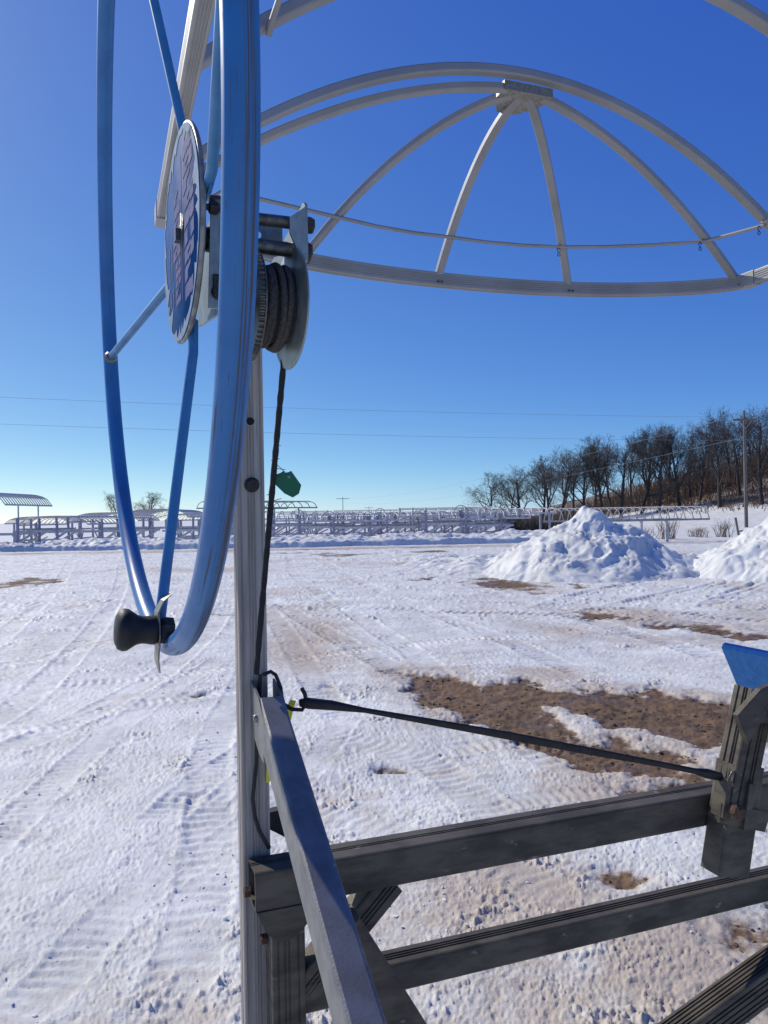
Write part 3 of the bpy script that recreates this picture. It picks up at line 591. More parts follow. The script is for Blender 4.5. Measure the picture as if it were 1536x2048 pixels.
def rimpt(a): return RIMC + (HP * math.cos(a) + LZ * math.sin(a)) * (RR - RT * .3)
SPK = [R(d) for d in (-99, -7, 80, 172)]
for a in SPK:
    rp_ = rimpt(a); st = HUB + HW * .010 + (HP * math.cos(a) + LZ * math.sin(a)) * .085
    mid = HUB + HW * .011 + (HP * math.cos(a) + LZ * math.sin(a)) * .150
    s_ = MB().tube([st + (mid - st) * .55, mid + (rp_ - mid) * .04, rp_], .0068, 12, up=HW)
    s_.sweep(rect_profile(.019, .004, .001), [st, mid], HW)
    obj('spoke', s_, 'blue_plain', wheel)
    obj('weld', MB().lathe([(0, -.004), (.011, -.003), (.0125, .002), (.009, .008)], rp_ - (rp_ - mid) / np.linalg.norm(rp_ - mid) * .010, (mid - rp_), 12), 'disc_edge', wheel)
# disc with print
DR = .1445
obj('disc_plate', MB().lathe([(0, -.0010), (DR - .003, -.0010), (DR, .0), (DR, .0030), (DR - .004, .006), (DR - .006, .0022), (0, .0022)], HUB, HW, 72), 'disc_edge', wheel)
obj('blue_disc', MB().lathe([(0, -.0016), (DR - .0035, -.0016), (DR - .003, -.0008)], HUB, HW, 72), 'disc_blue', wheel)
def dp(a, b_, off=-.0022): return HUB + HW * off + (-HP) * a * DR + LZ * b_ * DR     # a: towards the viewer, b: up
rg = np.random.default_rng(5)
wv = MB(); NW = 260; inner = []; 
cur = 0
for i in range(NW):
    a = 2 * math.pi * i / NW
    saw = max(0, ((a * 11 / (2 * math.pi) + .35 * math.sin(3 * a)) % 1.0)); saw2 = ((a * 29 / (2 * math.pi) + .4 * math.sin(5 * a + 1)) % 1.0)
    inner.append(.925 - .20 * saw ** 3 * max(0, .45 + .6 * math.sin(2 * a + .7) + .35 * math.sin(5 * a)) - .06 * saw2 ** 2 * (1 + math.sin(7 * a)) - .035 * math.sin(4 * a + .5))
vs_ = []; fs = []
for i in range(NW):
    a = 2 * math.pi * i / NW; ri = min(inner[i], .95)
    vs_ += [dp(math.cos(a) * .975, math.sin(a) * .975), dp(math.cos(a) * ri, math.sin(a) * ri)]
for i in range(NW):
    j = (i + 1) % NW; fs.append((2 * i, 2 * i + 1, 2 * j + 1, 2 * j))
wv.add(vs_, fs); obj('wave_print', wv, 'white_print', wheel)
# illegible faded lettering: slanted strokes reading downwards
lt = MB()
def stroke(a0, a1, b0_, b1, sl=.06):
    lt.add([dp(a0, b0_), dp(a1, b0_ + sl), dp(a1, b1 + sl), dp(a0, b1)], [(0, 1, 2, 3)])
def letter(a0, a1, b0_, h, k):
    w_ = (a1 - a0); t = w_ * .34
    stroke(a0, a0 + t, b0_, b0_ - h * .82, .02); 
    if k != 1: stroke(a1 - t, a1, b0_, b0_ - h * .82, .02)
    if k != 2: stroke(a0 + t, a1 - t, b0_, b0_ - h * .30, .03)
    if k == 0: stroke(a0 + t, a1 - t, b0_ - h * .5, b0_ - h * .80, .03)
    if k == 3: stroke(a0 + t, a1 - t, b0_ - h * .28, b0_ - h * .80, .03)
b_ = .74
for i, k in enumerate((3, 0, 1, 0, 3, 2, 0, 1, 3)): letter(.20 + .05 * (i > 2), .64 + .08 * math.sin(math.pi * i / 8), b_, .158, k); b_ -= .162
b_ = .46
for i, k in enumerate((1, 3, 0, 3, 0)): letter(-.32 - .06 * (i > 2), .02, b_, .125, k); b_ -= .13
b_ = -.20
for i, k in enumerate((0, 3, 0, 1, 3)): letter(-.26, .02, b_, .085, k); b_ -= .088
for c_ in (-.48, -.62):
    b_ = .06
    for i in range(15):
        if i not in (6,): stroke(c_ - .03, c_ + .03, b_, b_ - .016, .008)
        b_ -= .024
for c_ in (-.42, -.56):
    b_ = -.40
    for i in range(4): stroke(c_ - .045, c_ + .045, b_, b_ - .030, .01); b_ -= .042
lt.add([dp(.08, .72), dp(.105, .72), dp(.105, -.62), dp(.08, -.62)], [(0, 1, 2, 3)])
obj('lettering', lt, 'pink_print', wheel)
obj('hub_bolt', MB().box(HUB + HW * -.005 , HP * .0070, LZ * .0080, HW * .004), 'rod', wheel)
# knob and its curled plate at the bottom of the rim
KA = R(-100); kc = RIMC + (HP * math.cos(KA) + LZ * math.sin(KA)) * (RR - .004)
kax = -HW * .94 - HP * .05 + LZ * .08; kax /= np.linalg.norm(kax)
obj('knob', MB().lathe([(0, .001), (.0165, .0015), (.0178, .004), (.0178, .008), (.0168, .014), (.0166, .019), (.0180, .025), (.0225, .032), (.0250, .036), (.0256, .041), (.0235, .046), (.017, .0495), (0, .051)], kc + kax * .000 + LZ * .016, kax, 32), 'knob', wheel)
pc = kc + kax * .000 + LZ * .008; pth = [pc + LZ * .052 - kax * .016 , pc + LZ * .044 - kax * .006, pc + LZ * .030 + kax * .001, pc, pc - LZ * .028 + kax * .002, pc - LZ * .044 - kax * .001]
obj('knob_plate', MB().sweep(rect_profile(.034, .003, .001), pth, kax, scales=[.4, .6, .75, .8, .7, .35]), 'bracket', wheel)
kn = MB().lathe([(0, -.02), (.009, -.02), (.009, .004), (0, .004)], kc + kax * .001 + LZ * .016, kax, 12); kn.lathe([(0, -.024), (.015, -.024), (.016, -.012), (.012, -.008)], kc + kax * .006 + LZ * .016, kax, 6, smooth=False)
obj('knob_nut', kn, 'grease', wheel)

# ------------------------------------------------------------------ winch
AX = RIMC
def wk(k, p, z): return RIMC + HW * k + HP * p + LZ * (z - RIMC[2])     # along axle, away from viewer, height
ZA = 1.987
def holed_plate(c, ex, ez, hc, hr, th):
    mb = MB(); n = 24; outer = []; inn = []
    for i in range(n):
        a = 2 * math.pi * (i + .5) / n; ca, sa = math.cos(a), math.sin(a); k = 1 / max(abs(ca), abs(sa)); outer.append(c + ex * ca * k + ez * sa * k); inn.append(hc + ex / np.linalg.norm(ex) * hr * ca + ez / np.linalg.norm(ez) * hr * sa)
    t = np.cross(ex, ez); t /= np.linalg.norm(t); vs_ = outer + inn + [q + t * th for q in outer] + [q + t * th for q in inn]; fs = []
    for i in range(n):
        j = (i + 1) % n; fs += [(i, j, n + j, n + i), (2 * n + i, 3 * n + i, 3 * n + j, 2 * n + j), (i, 2 * n + i, 2 * n + j, j), (n + i, n + j, 3 * n + j, 3 * n + i)]
    return mb.add(vs_, fs)
winch = obj('winch', holed_plate(wk(.168, .045, ZA + .028), HW * .040, LZ * .024, wk(.170, .045, ZA + .033), .0060, .003), 'galv', lift)   # back web between the plates
obj('back_plate', MB().box(wk(.165, .165, 1.95), HW * .03, HP * .004, LZ * .06), 'galv', winch)
def side_plate(k, t):
    pl = [wk(k, -.055, ZA + .028), wk(k, -.035, ZA + .056), wk(k, -.026, ZA + .060), wk(k, .03, ZA + .060), wk(k, .17, ZA + .04), wk(k, .17, ZA - .14), wk(k, .0, ZA - .175), wk(k, -.055, ZA - .12)]
    return MB().prism(pl, HW * t)
sp_ = obj('side_plate', MB().prism([wk(.1045, -.02, ZA + .058), wk(.1045, -.012, ZA + .064), wk(.1045, .03, ZA + .060), wk(.1045, .17, ZA + .04), wk(.1045, .17, ZA - .08), wk(.1045, -.02, ZA - .101)], HW * .004), 'galv', winch)
fl = MB().prism([wk(.1045, -.021, ZA + .056), wk(.098, -.021, ZA + .050), wk(.0880, -.021, ZA + .036), wk(.0830, -.021, ZA - .100), wk(.1045, -.021, ZA - .100)], HP * .0035)
obj('flange', fl, 'galv', winch)
sl_ = MB().lathe([(0, .0025), (.008, .0022), (.0105, 0)], wk(.097, -.0225, ZA - .078), -HP, 16); sl_.box(wk(.097, -.0235, ZA - .068), HW * .0075, HP * .002, LZ * .014)
obj('slot_nut', sl_, 'grease', winch)
obj('side_plate', MB().prism([wk(.2230, -.02, ZA + .062), wk(.2230, -.012, ZA + .068), wk(.2230, .06, ZA + .050), wk(.2230, .17, ZA + .03), wk(.2230, .17, ZA - .06), wk(.2230, -.02, ZA - .018)], HW * .004), 'galv', winch)
obj('flange', MB().prism([wk(.2230, -.021, ZA + .058), wk(.2000, -.021, ZA + .040), wk(.2000, -.021, ZA + .018), wk(.2100, -.021, ZA - .004), wk(.2230, -.021, ZA - .018)], HP * .0035), 'galv', winch)
obj('spacer_rod', MB().tube([wk(.10, -.008, ZA + .034), wk(.236, -.008, ZA + .038)], .0088, 14), 'rod', winch)
obj('drive_shaft', MB().tube([wk(.056, 0, ZA), wk(.234, 0, ZA + .001)], .0105, 16), 'rod', winch)
obj('rod_nut', MB().lathe([(0, .012), (.011, .012), (.0125, .009), (.0125, 0)], wk(.227, -.008, ZA + .0375), HW, 6, smooth=False), 'grease', winch)
obj('shaft_nut', MB().lathe([(0, .010), (.013, .010), (.015, .007), (.015, 0)], wk(.227, 0, ZA + .001), HW, 6, smooth=False), 'grease', winch)
# black threaded friction hub between wheel and plate
th = []; 
for i in range(9): th += [(.0115, .062 + i * .0024), (.0135, .0632 + i * .0024)]
obj('threaded_hub', MB().lathe([(0, .060)] + th + [(.0165, .086), (.0175, .092), (.0175, .100), (.0, .1035)], RIMC, HW, 24, smooth=False), 'grease', winch)
pn = MB().lathe([(0, .072), (.0045, .072), (.0045, .084), (.0085, .086), (.0085, .096), (0, .104)], wk(0, -.024, ZA + .036), HW, 12, smooth=False); obj('pawl_bolt', pn, 'grease', winch)
obj('stop_bolt', MB().lathe([(0, .088), (.007, .088), (.008, .098), (.008, .106), (0, .108)], wk(0, -.016, ZA + .049), HW, 10), 'rod', winch)
# drum, gear, flanges, rope
DZ = ZA - .082; DPp = .015
gear = MB(); NT = 64
gp = []
for i in range(NT * 2):
    r_ = .080 if (i % 2) else .0765
    for d_ in (-.25, .25):
        a = 2 * math.pi * (i + d_) / (NT * 2); gp.append(wk(.1440, DPp + r_ * math.cos(a), DZ + r_ * math.sin(a)))
gear.prism(gp, HW * .007); obj('ring_gear', gear, 'rod', winch)
obj('drum_flange', MB().lathe([(.030, .1515), (.078, .1515), (.079, .153), (.078, .1545), (.03, .1545)], wk(0, DPp, DZ), HW, 48), 'rod', winch)
obj('drum', MB().lathe([(.03, .154), (.03, .21)], wk(0, DPp, DZ), HW, 32), 'grease', winch)
obj('drum_flange', MB().lathe([(.030, .2035), (.062, .2035), (.084, .2080), (.0865, .2082), (.087, .2095), (.0865, .2105), (.062, .2060), (.03, .2060)], wk(0, DPp, DZ), HW, 64), 'galv', winch)
obj('drum_shaft', MB().tube([wk(.10, DPp, DZ), wk(.230, DPp, DZ)], .009, 12), 'rod', winch)
rope = []; turns = 6
for i in range(turns * 36 + 1):
    a = 2 * math.pi * i / 36; k = .1585 + .0082 * (i / 36) + .0018 * math.sin(a * .5 + 1); rr = .048 + .003 * math.sin(i / 36 * 2.1)
    rope.append(wk(k, DPp + rr * math.cos(a), DZ + rr * math.sin(a)))
rp2 = MB().tube(rope, .0049, 8, up=HW); rope2 = []
for i in range(4 * 36 + 1):
    a = 2 * math.pi * i / 36 + 1; k = .194 - .0085 * (i / 36) + .003 * math.sin(a * .7); rr = .0565 + .003 * math.sin(i / 36 * 1.7)
    rope2.append(wk(k, DPp + rr * math.cos(a), DZ + rr * math.sin(a)))
rp2.tube(rope2, .0049, 8, up=HW); obj('wound_rope', rp2, 'cable', winch)
# hanging rope
c0 = Lf(.262, 1.14, 1.868); c1 = Lf(.2465, 1.185, 1.639); c2 = Lf(.2245, 1.225, 1.352)
pth = []
for i in range(41):
    t = i / 40; q = c0 * (1 - t) * (1 - 2 * t) + c1 * 4 * t * (1 - t) + c2 * t * (2 * t - 1) if False else (c0 + (c2 - c0) * t + (c1 - (c0 + c2) / 2) * 4 * t * (1 - t))
    pth.append(q)
rr_ = [.0048 * (1 + .10 * math.sin(i * 2.6)) for i in range(41)]
hr = MB().tube(pth, .0048, 8, radii=rr_, up=(0.1, 1, 0)); kn_ = MB()
obj('hanging_rope', hr, 'hrope', winch)
fz = MB()
for i in range(9):
    q = pth[14 + (i * 2) // 1 % 9]; a = random.uniform(-2.6, 2.6); l_ = random.uniform(.008, .02)
    fz.tube([q, q + LW * l_ * math.cos(a) + LZ * l_ * .35 * math.sin(a) - LP * .004], .0005, 4)
obj('frayed_strands', fz, 'cable', winch)
hk = [Lf(.236, 1.232, 1.348), Lf(.250, 1.235, 1.352), Lf(.258, 1.235, 1.346), Lf(.266, 1.235, 1.325), Lf(.268, 1.235, 1.305)]
obj('rope_clip', MB().tube(hk, .0032, 8), 'rubber', winch)

# ------------------------------------------------------------------ canopy frame
CZ = 2.85; W0, W1 = .25, 3.42; WC = 1.835; HWD = 1.585
P_RAIL = rect_profile(.050, .074, .004, (.26, .42, .58, .74), .006, .003)
P_HOOP = rect_profile(.040, .048, .007)
P_RIB = rect_profile(.034, .042, .007)
cz0 = CZ + .0
canopy = obj('canopy_frame', MB().sweep(P_RAIL, [Lf(W0, -3.2, cz0 + .037), Lf(W0, 3.385, cz0 + .037)], LZ, hollow=.86), 'canopy', lift)
canopy['label'] = 'left side rail of the canopy frame running overhead'
obj('side_rail', MB().sweep(P_RAIL, [Lf(W1, -3.2, cz0 + .037), Lf(W1, 3.36, cz0 + .037)], LZ), 'canopy', canopy)
bow = []
for i in range(49):
    d = -1 + 2 * i / 48; bow.append(Lf(WC + HWD * d, 3.375 + .475 * max(0, 1 - abs(d) ** 2.2) ** .72, cz0 + .037))
obj('bow_rail', MB().sweep(P_RAIL, bow, LZ), 'canopy', canopy)
for s_w, pp_ in ((W0, 3.36), (W1, 3.35)): obj('splice_sleeve', MB().sweep(rect_profile(.056, .080, .004), [Lf(s_w, pp_ - .06, cz0 + .037), Lf(s_w, pp_ + .045, cz0 + .037)], LZ), 'canopy', canopy)
def hoop_pt(p, d, rise=.665): return Lf(WC + HWD * d, p, cz0 + .06 + rise * (1 - d * d))
PH = 3.02
for p in (PH, 2.28, 1.54, .8, .06, -.68, -1.42, -2.16, -2.9):
    obj('hoop', MB().sweep(P_HOOP, [hoop_pt(p, -1 + 2 * i / 40) for i in range(41)], LP), 'canopy', canopy)
HUBZ = cz0 + .06 + .64
hubP = Lf(WC, PH + .035, HUBZ)
def rib_pt(e, r, h=.62): 
    q = hubP + (e - hubP) * r; q[2] = cz0 + .055 + h * (1 - r ** 1.9); return q
ends = []
for we in (-.985, -.55, -.06, .44, .985):
    ends.append(Lf(WC + HWD * we, 3.375 + .475 * max(0, 1 - abs(we) ** 2.2) ** .72, cz0 + .05))
e_old = ends[0].copy(); ends[0] = Lf(W0 + .01, 3.15, cz0 + .05)
for e in ends: obj('rib', MB().sweep(P_RIB, [rib_pt(e, .06 + .94 * i / 24) for i in range(25)], np.cross(e - hubP, LZ)), 'canopy', canopy)
hp = obj('hub_plate', MB().prism([hubP + q - LZ * .005 for q in (LW * -.12 - LP * .02, LW * -.12 + LP * .06, LW * -.06 + LP * .17, LW * .04 + LP * .17, LW * .12 + LP * .07, LW * .13 - LP * .02)], LZ * -.040), 'bracket', canopy)
for e in ends + [e_old]:
    for d_ in (-.012, .012): obj('rib_bolt', MB().lathe([(0, .006), (.006, .006), (.007, .004), (.007, 0)], e + LW * d_ - LP * .028 - LZ * .03, -LP, 6, smooth=False), 'rod', canopy)
# purlin rods
pr = [Lf(WC - HWD * .85, -3, cz0 + .04 + .665 * (1 - .85 ** 2) - .0)]
pq = [hoop_pt(p, -.85) - LZ * .030 for p in (-2.9, -1.4, 0.06, .8, 1.54, 2.25)]
obj('purlin_rod', MB().tube(pq + [pq[-1] + LP * .03 - LZ * .012], .010, 8), 'canopy', canopy)
pq = [hoop_pt(p, .85) - LZ * .030 for p in (-2.9, -1.4, .06, .8, 1.54, 2.28, PH)]; obj('purlin_rod', MB().tube(pq, .010, 8), 'canopy', canopy)
ring = [rib_pt(e, .82) - LZ * .026 for e in ends]; ring[0] = rib_pt(e_old, .84) - LZ * .06; ring = [hoop_pt(PH, -.86) - LZ * .03] + ring + [hoop_pt(PH, .86) - LZ * .03]; fine = []
for i in range(len(ring) - 1):
    for t in (0, .33, .66):
        q = ring[i] * (1 - t) + ring[i + 1] * t; fine.append(q + LP * .03 * math.sin(math.pi * t) * (1 if 1 < i < 5 else 0))
fine.append(ring[-1]); obj('purlin_rod', MB().tube(fine, .0098, 8, up=LZ), 'canopy', canopy)
def s_hook(c):
    pts = []
    for i in range(17):
        t = i / 16
        if t < .5: a = math.pi * (1.5 * t / .5) - .5; q = c + LW * .009 * math.cos(a) + LZ * (.012 + .009 * math.sin(a))
        else: a = math.pi * (1.0 + 1.5 * (t - .5) / .5) ; q = c + LW * .009 * math.cos(a) * -1 + LZ * (-.014 + .009 * math.sin(a))
        pts.append(q)
    return MB().tube(pts, .0024, 6, up=LP)
for q in (ring[4] + LZ * -.03 - LW * .02, ring[5] - LZ * .03 - LW * .03, ring[6] - LZ * .03 - LW * .04, ring[1] - LZ * .02): obj('s_hook', s_hook(q), 'grease', canopy)
lk = ring[1]; obj('corner_strut', MB().tube([lk - LW * .10 + LP * .02 + LZ * -.05, lk - LW * .02 - LZ * .0, lk + LZ * .10 + LW * .07], .008, 8), 'canopy', canopy)
for w_ in (W0, W1):
    for p in (-.9, -2.6): obj('canopy_post', MB().sweep(P_BEAM2, [Lf(w_, p, .02), Lf(w_, p, cz0)], LP), 'canopy', canopy)

# ------------------------------------------------------------------ strap, tag, ribbon
stp = [Lf(.292, 1.215, 1.3015), Lf(.305, 1.215, 1.300), Lf(.345, 1.213, 1.293), Lf(.40, 1.21, 1.280), Lf(.52, 1.20, 1.2495), Lf(.66, 1.19, 1.213), Lf(.80, 1.18, 1.175), Lf(.95, 1.165, 1.136), Lf(1.03, 1.158, 1.114), Lf(1.055, 1.155, 1.107), Lf(1.085, 1.152, 1.098)]
st_ = MB(); ws = [.006, .0095, .0085, .0045, .0065, .0085, .0085, .0065, .006, .010, .008]; ts = [.006, .0085, .0075, .004, .0035, .0035, .0035, .0035, .005, .009, .008]
prof_rings = []; ups = []
for i, q in enumerate(stp): 
    tw = .15 + i * .05; ups.append(LZ * math.cos(tw) - LP * math.sin(tw))
fs = []; vs_ = []
for i, q in enumerate(stp):
    for a in range(12):
        an = 2 * math.pi * a / 12; u = ups[i]; t = stp[min(i + 1, 10)] - stp[max(i - 1, 0)]; t = t / np.linalg.norm(t); s1 = np.cross(t, u); vs_.append(q + u * math.cos(an) * ws[i] + s1 * math.sin(an) * ts[i])
for i in range(10):
    for a in range(12): fs.append((i * 12 + a, i * 12 + (a + 1) % 12, (i + 1) * 12 + (a + 1) % 12, (i + 1) * 12 + a))
fs += [tuple(range(12))[::-1], tuple(range(120, 132))]; st_.add(vs_, fs, True)
strap = empty('rubber_strap', Lf(.29, 1.215, 1.30), 0, 'black rubber tie down strap stretched from the sloping brace to the bunk bracket', 'strap')
obj('band', st_, 'rubber', strap)
obj('hook', MB().tube([Lf(.296, 1.215, 1.325), Lf(.301, 1.215, 1.315), Lf(.303, 1.215, 1.300), Lf(.296, 1.215, 1.290), Lf(.280, 1.218, 1.292), Lf(.268, 1.222, 1.30)], .0034, 8, up=LP), 'rubber', strap)
obj('hook', MB().tube([Lf(1.083, 1.152, 1.099), Lf(1.093, 1.150, 1.092), Lf(1.100, 1.148, 1.0925), Lf(1.106, 1.146, 1.105), Lf(1.114, 1.143, 1.108), Lf(1.122, 1.14, 1.10)], .0026, 8, up=LP), 'rod', strap)
tg = empty('plastic_tag', Lf(.272, 1.19, 1.652), 0, 'small dark green plastic tag wired to the hanging rope', 'tag')
tc_ = Lf(.273, 1.185, 1.651); tl = [(-.0205, .0165), (-.012, .0195), (-.0075, .0225), (-.006, .0195), (.0005, .0205), (.0045, .0225), (.0205, .0), (.0165, -.0135), (.0065, -.0195), (-.0065, -.0130), (-.0225, .0025)]
tb = MB().prism([tc_ + LW * x + LZ * z for x, z in tl], LP * .0012); obj('tag_plate', tb, 'green', tg)
obj('eyelet', MB().lathe([(0, 0), (.0024, 0), (.0024, .0004)], tc_ + LW * .0005 + LZ * .0130 - LP * .0003, -LP, 14), 'white_print', tg)
obj('tie_wire', MB().tube([Lf(.2465, 1.186, 1.690), Lf(.252, 1.183, 1.685), Lf(.262, 1.183, 1.676), tc_ + LW * .0005 + LZ * .0140 - LP * .001], .0006, 5), 'rod', tg)
rb = MB(); ry = [Lf(.286, 1.235, 1.302), Lf(.280, 1.245, 1.280), Lf(.270, 1.252, 1.245), Lf(.258, 1.258, 1.21), Lf(.247, 1.2605, 1.165)]
rb.sweep(rect_profile(.020, .0012, .0003), ry, -LP, scales=[.5, .7, 1, 1.3, .25]); o = obj('ribbon', rb, 'yellow'); tag(o, 'yellow plastic ribbon hanging behind the sloping brace', 'ribbon')

# ================================================================== background
def flat(px, Y, z=None):
    """world point on the ground seen in the photograph's column px at distance Y"""
    x = (px - 768) / 1541 * Y
    return x, Y, float(hill(np.array([x]), np.array([Y]))[0]) if z is None else z
def bar(mb, a, b_, w=.06, h=None):
    a, b_ = V3(a), V3(b_); d = b_ - a; up = (0, 0, 1) if abs(d[2]) < .9 * np.linalg.norm(d) else (0, 1, 0)
    h = h or w; return mb.sweep([(-w / 2, -h / 2), (w / 2, -h / 2), (w / 2, h / 2), (-w / 2, h / 2)], [a, b_], up)
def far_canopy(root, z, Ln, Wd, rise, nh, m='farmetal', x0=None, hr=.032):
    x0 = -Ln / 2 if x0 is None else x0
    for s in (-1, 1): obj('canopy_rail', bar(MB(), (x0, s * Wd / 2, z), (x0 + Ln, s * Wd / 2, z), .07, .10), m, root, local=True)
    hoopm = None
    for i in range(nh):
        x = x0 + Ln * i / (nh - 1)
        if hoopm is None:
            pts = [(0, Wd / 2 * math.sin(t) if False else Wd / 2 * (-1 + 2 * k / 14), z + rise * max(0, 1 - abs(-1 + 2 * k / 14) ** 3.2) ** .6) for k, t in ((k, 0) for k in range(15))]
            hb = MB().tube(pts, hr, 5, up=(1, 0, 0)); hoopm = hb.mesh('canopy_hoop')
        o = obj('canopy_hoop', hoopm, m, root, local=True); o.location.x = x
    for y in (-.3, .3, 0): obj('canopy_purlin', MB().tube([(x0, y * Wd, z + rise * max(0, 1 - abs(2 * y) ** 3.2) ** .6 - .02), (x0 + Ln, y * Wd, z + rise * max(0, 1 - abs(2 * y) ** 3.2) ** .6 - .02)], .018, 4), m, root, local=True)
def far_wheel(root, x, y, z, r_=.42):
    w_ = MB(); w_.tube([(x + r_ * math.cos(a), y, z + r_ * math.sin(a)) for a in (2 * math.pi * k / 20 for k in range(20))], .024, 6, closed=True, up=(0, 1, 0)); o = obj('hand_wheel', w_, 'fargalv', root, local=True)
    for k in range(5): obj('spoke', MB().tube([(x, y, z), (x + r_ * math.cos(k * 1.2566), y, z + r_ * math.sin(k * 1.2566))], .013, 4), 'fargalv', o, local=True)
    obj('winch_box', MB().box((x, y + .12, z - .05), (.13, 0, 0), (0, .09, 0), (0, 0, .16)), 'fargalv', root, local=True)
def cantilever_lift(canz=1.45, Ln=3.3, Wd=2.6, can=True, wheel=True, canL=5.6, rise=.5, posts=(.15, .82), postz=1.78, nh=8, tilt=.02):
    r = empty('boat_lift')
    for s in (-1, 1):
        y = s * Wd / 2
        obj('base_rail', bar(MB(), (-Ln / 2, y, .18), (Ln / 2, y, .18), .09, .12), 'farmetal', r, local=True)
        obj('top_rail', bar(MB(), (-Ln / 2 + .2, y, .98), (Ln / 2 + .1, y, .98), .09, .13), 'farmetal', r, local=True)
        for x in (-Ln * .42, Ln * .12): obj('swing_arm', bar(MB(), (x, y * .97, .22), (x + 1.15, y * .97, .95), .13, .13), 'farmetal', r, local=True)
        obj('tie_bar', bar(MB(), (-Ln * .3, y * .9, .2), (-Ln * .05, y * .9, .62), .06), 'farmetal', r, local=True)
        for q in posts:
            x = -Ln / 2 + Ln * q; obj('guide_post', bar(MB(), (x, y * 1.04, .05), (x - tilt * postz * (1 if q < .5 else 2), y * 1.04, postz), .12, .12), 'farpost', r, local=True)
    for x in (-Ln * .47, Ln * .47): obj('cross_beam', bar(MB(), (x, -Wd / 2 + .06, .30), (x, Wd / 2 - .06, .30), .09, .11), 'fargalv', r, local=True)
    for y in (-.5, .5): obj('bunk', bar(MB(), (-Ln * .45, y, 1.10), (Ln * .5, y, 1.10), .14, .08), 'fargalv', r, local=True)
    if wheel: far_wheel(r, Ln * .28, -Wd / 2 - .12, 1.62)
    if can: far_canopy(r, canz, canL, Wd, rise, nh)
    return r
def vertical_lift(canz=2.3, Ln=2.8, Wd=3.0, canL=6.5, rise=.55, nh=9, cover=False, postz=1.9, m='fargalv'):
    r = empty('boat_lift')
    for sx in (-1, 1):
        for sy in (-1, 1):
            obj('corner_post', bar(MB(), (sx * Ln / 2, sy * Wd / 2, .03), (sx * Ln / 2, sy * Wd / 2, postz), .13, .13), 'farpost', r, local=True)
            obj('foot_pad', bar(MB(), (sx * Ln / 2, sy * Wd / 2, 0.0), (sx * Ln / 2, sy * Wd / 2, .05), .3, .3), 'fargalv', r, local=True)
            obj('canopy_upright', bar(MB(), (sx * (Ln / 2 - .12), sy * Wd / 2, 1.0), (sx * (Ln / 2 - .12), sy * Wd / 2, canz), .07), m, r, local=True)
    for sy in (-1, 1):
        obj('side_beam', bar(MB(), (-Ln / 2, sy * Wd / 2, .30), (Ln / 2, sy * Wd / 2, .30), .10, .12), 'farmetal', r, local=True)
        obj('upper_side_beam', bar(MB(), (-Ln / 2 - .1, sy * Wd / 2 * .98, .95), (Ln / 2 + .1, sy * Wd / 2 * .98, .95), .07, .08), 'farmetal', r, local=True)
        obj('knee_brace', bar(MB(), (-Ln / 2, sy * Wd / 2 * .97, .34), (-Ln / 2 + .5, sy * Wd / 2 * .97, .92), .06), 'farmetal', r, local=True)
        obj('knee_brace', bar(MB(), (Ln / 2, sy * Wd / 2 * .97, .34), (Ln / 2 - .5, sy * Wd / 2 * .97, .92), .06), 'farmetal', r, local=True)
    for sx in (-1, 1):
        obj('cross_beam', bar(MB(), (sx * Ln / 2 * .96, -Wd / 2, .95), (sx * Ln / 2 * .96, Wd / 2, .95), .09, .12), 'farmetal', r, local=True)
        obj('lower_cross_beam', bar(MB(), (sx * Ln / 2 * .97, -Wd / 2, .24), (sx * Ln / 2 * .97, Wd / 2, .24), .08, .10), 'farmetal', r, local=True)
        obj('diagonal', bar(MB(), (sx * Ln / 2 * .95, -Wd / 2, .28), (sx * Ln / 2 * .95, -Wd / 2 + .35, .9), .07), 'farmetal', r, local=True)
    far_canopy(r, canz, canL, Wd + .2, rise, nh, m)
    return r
def place(r, px, Y, yaw, label, group='boat lifts stored beyond the road'):
    x, y, z = flat(px, Y); k = .93 + .16 * ((px * 7.13) % 1.0); r.scale = (k, k, .92 + .2 * ((px * 3.77 + Y) % 1.0)); r.location = (x, y, z - .02); r.rotation_euler = (0, 0, R(yaw + 9 * math.sin(px)))
    tag(r, label, 'boat lift', group); return r
cl0 = cantilever_lift()
place(cl0, 965, 49, 4, 'white cantilever boat lift at the right end of the front row beside the dark hedge')
CL = [(890, 49.5, 3, 'cantilever boat lift, second from the right end of the front row, hand wheel above it'), (800, 50, 2, 'cantilever boat lift in the middle of the front row, third from its right end'), (715, 50.5, -1, 'cantilever boat lift near the far utility poles, fourth from the right end of the row'),
      (640, 51.5, 0, 'cantilever boat lift just right of the green tag, fifth from the right'), (930, 55, 6, 'cantilever boat lift in second row, behind the right end of the front row'), (850, 55.5, 3, 'cantilever boat lift in the second row behind the two hand wheels'), (765, 56, 5, 'cantilever boat lift in the second row below the small utility pole'), (575, 57, 0, 'cantilever boat lift in the second row directly below the green tag')]
for px, Y, yw, lb in CL: place(copy_tree(cl0), px, Y, yw, lb)
for k_, (px, Y, yw) in enumerate(((985, 62, 8), (905, 63, 4), (820, 64, 2), (735, 65, 6), (660, 66, 3), (600, 68, 1))):
    place(copy_tree(cl0), px, Y, yw, ('cantilever boat lift in the third row, hidden furthest back at the right end', 'second cantilever boat lift from the right end of the third row', 'third cantilever boat lift from the right end of the third row', 'fourth cantilever boat lift from the right in the third row', 'fifth cantilever boat lift from the right in the third row', 'leftmost cantilever boat lift of the third row')[k_])
vl0 = vertical_lift(); place(vl0, 545, 62, 62, 'boat lift with raised round hooped canopy frame right of the close post')
vt = vertical_lift(canz=2.75, Wd=4.6, canL=6.0, rise=.8, nh=20, m='farmetal'); place(vt, -14, 47, 97, 'boat lift with high wide arched canopy at the left edge of the picture')
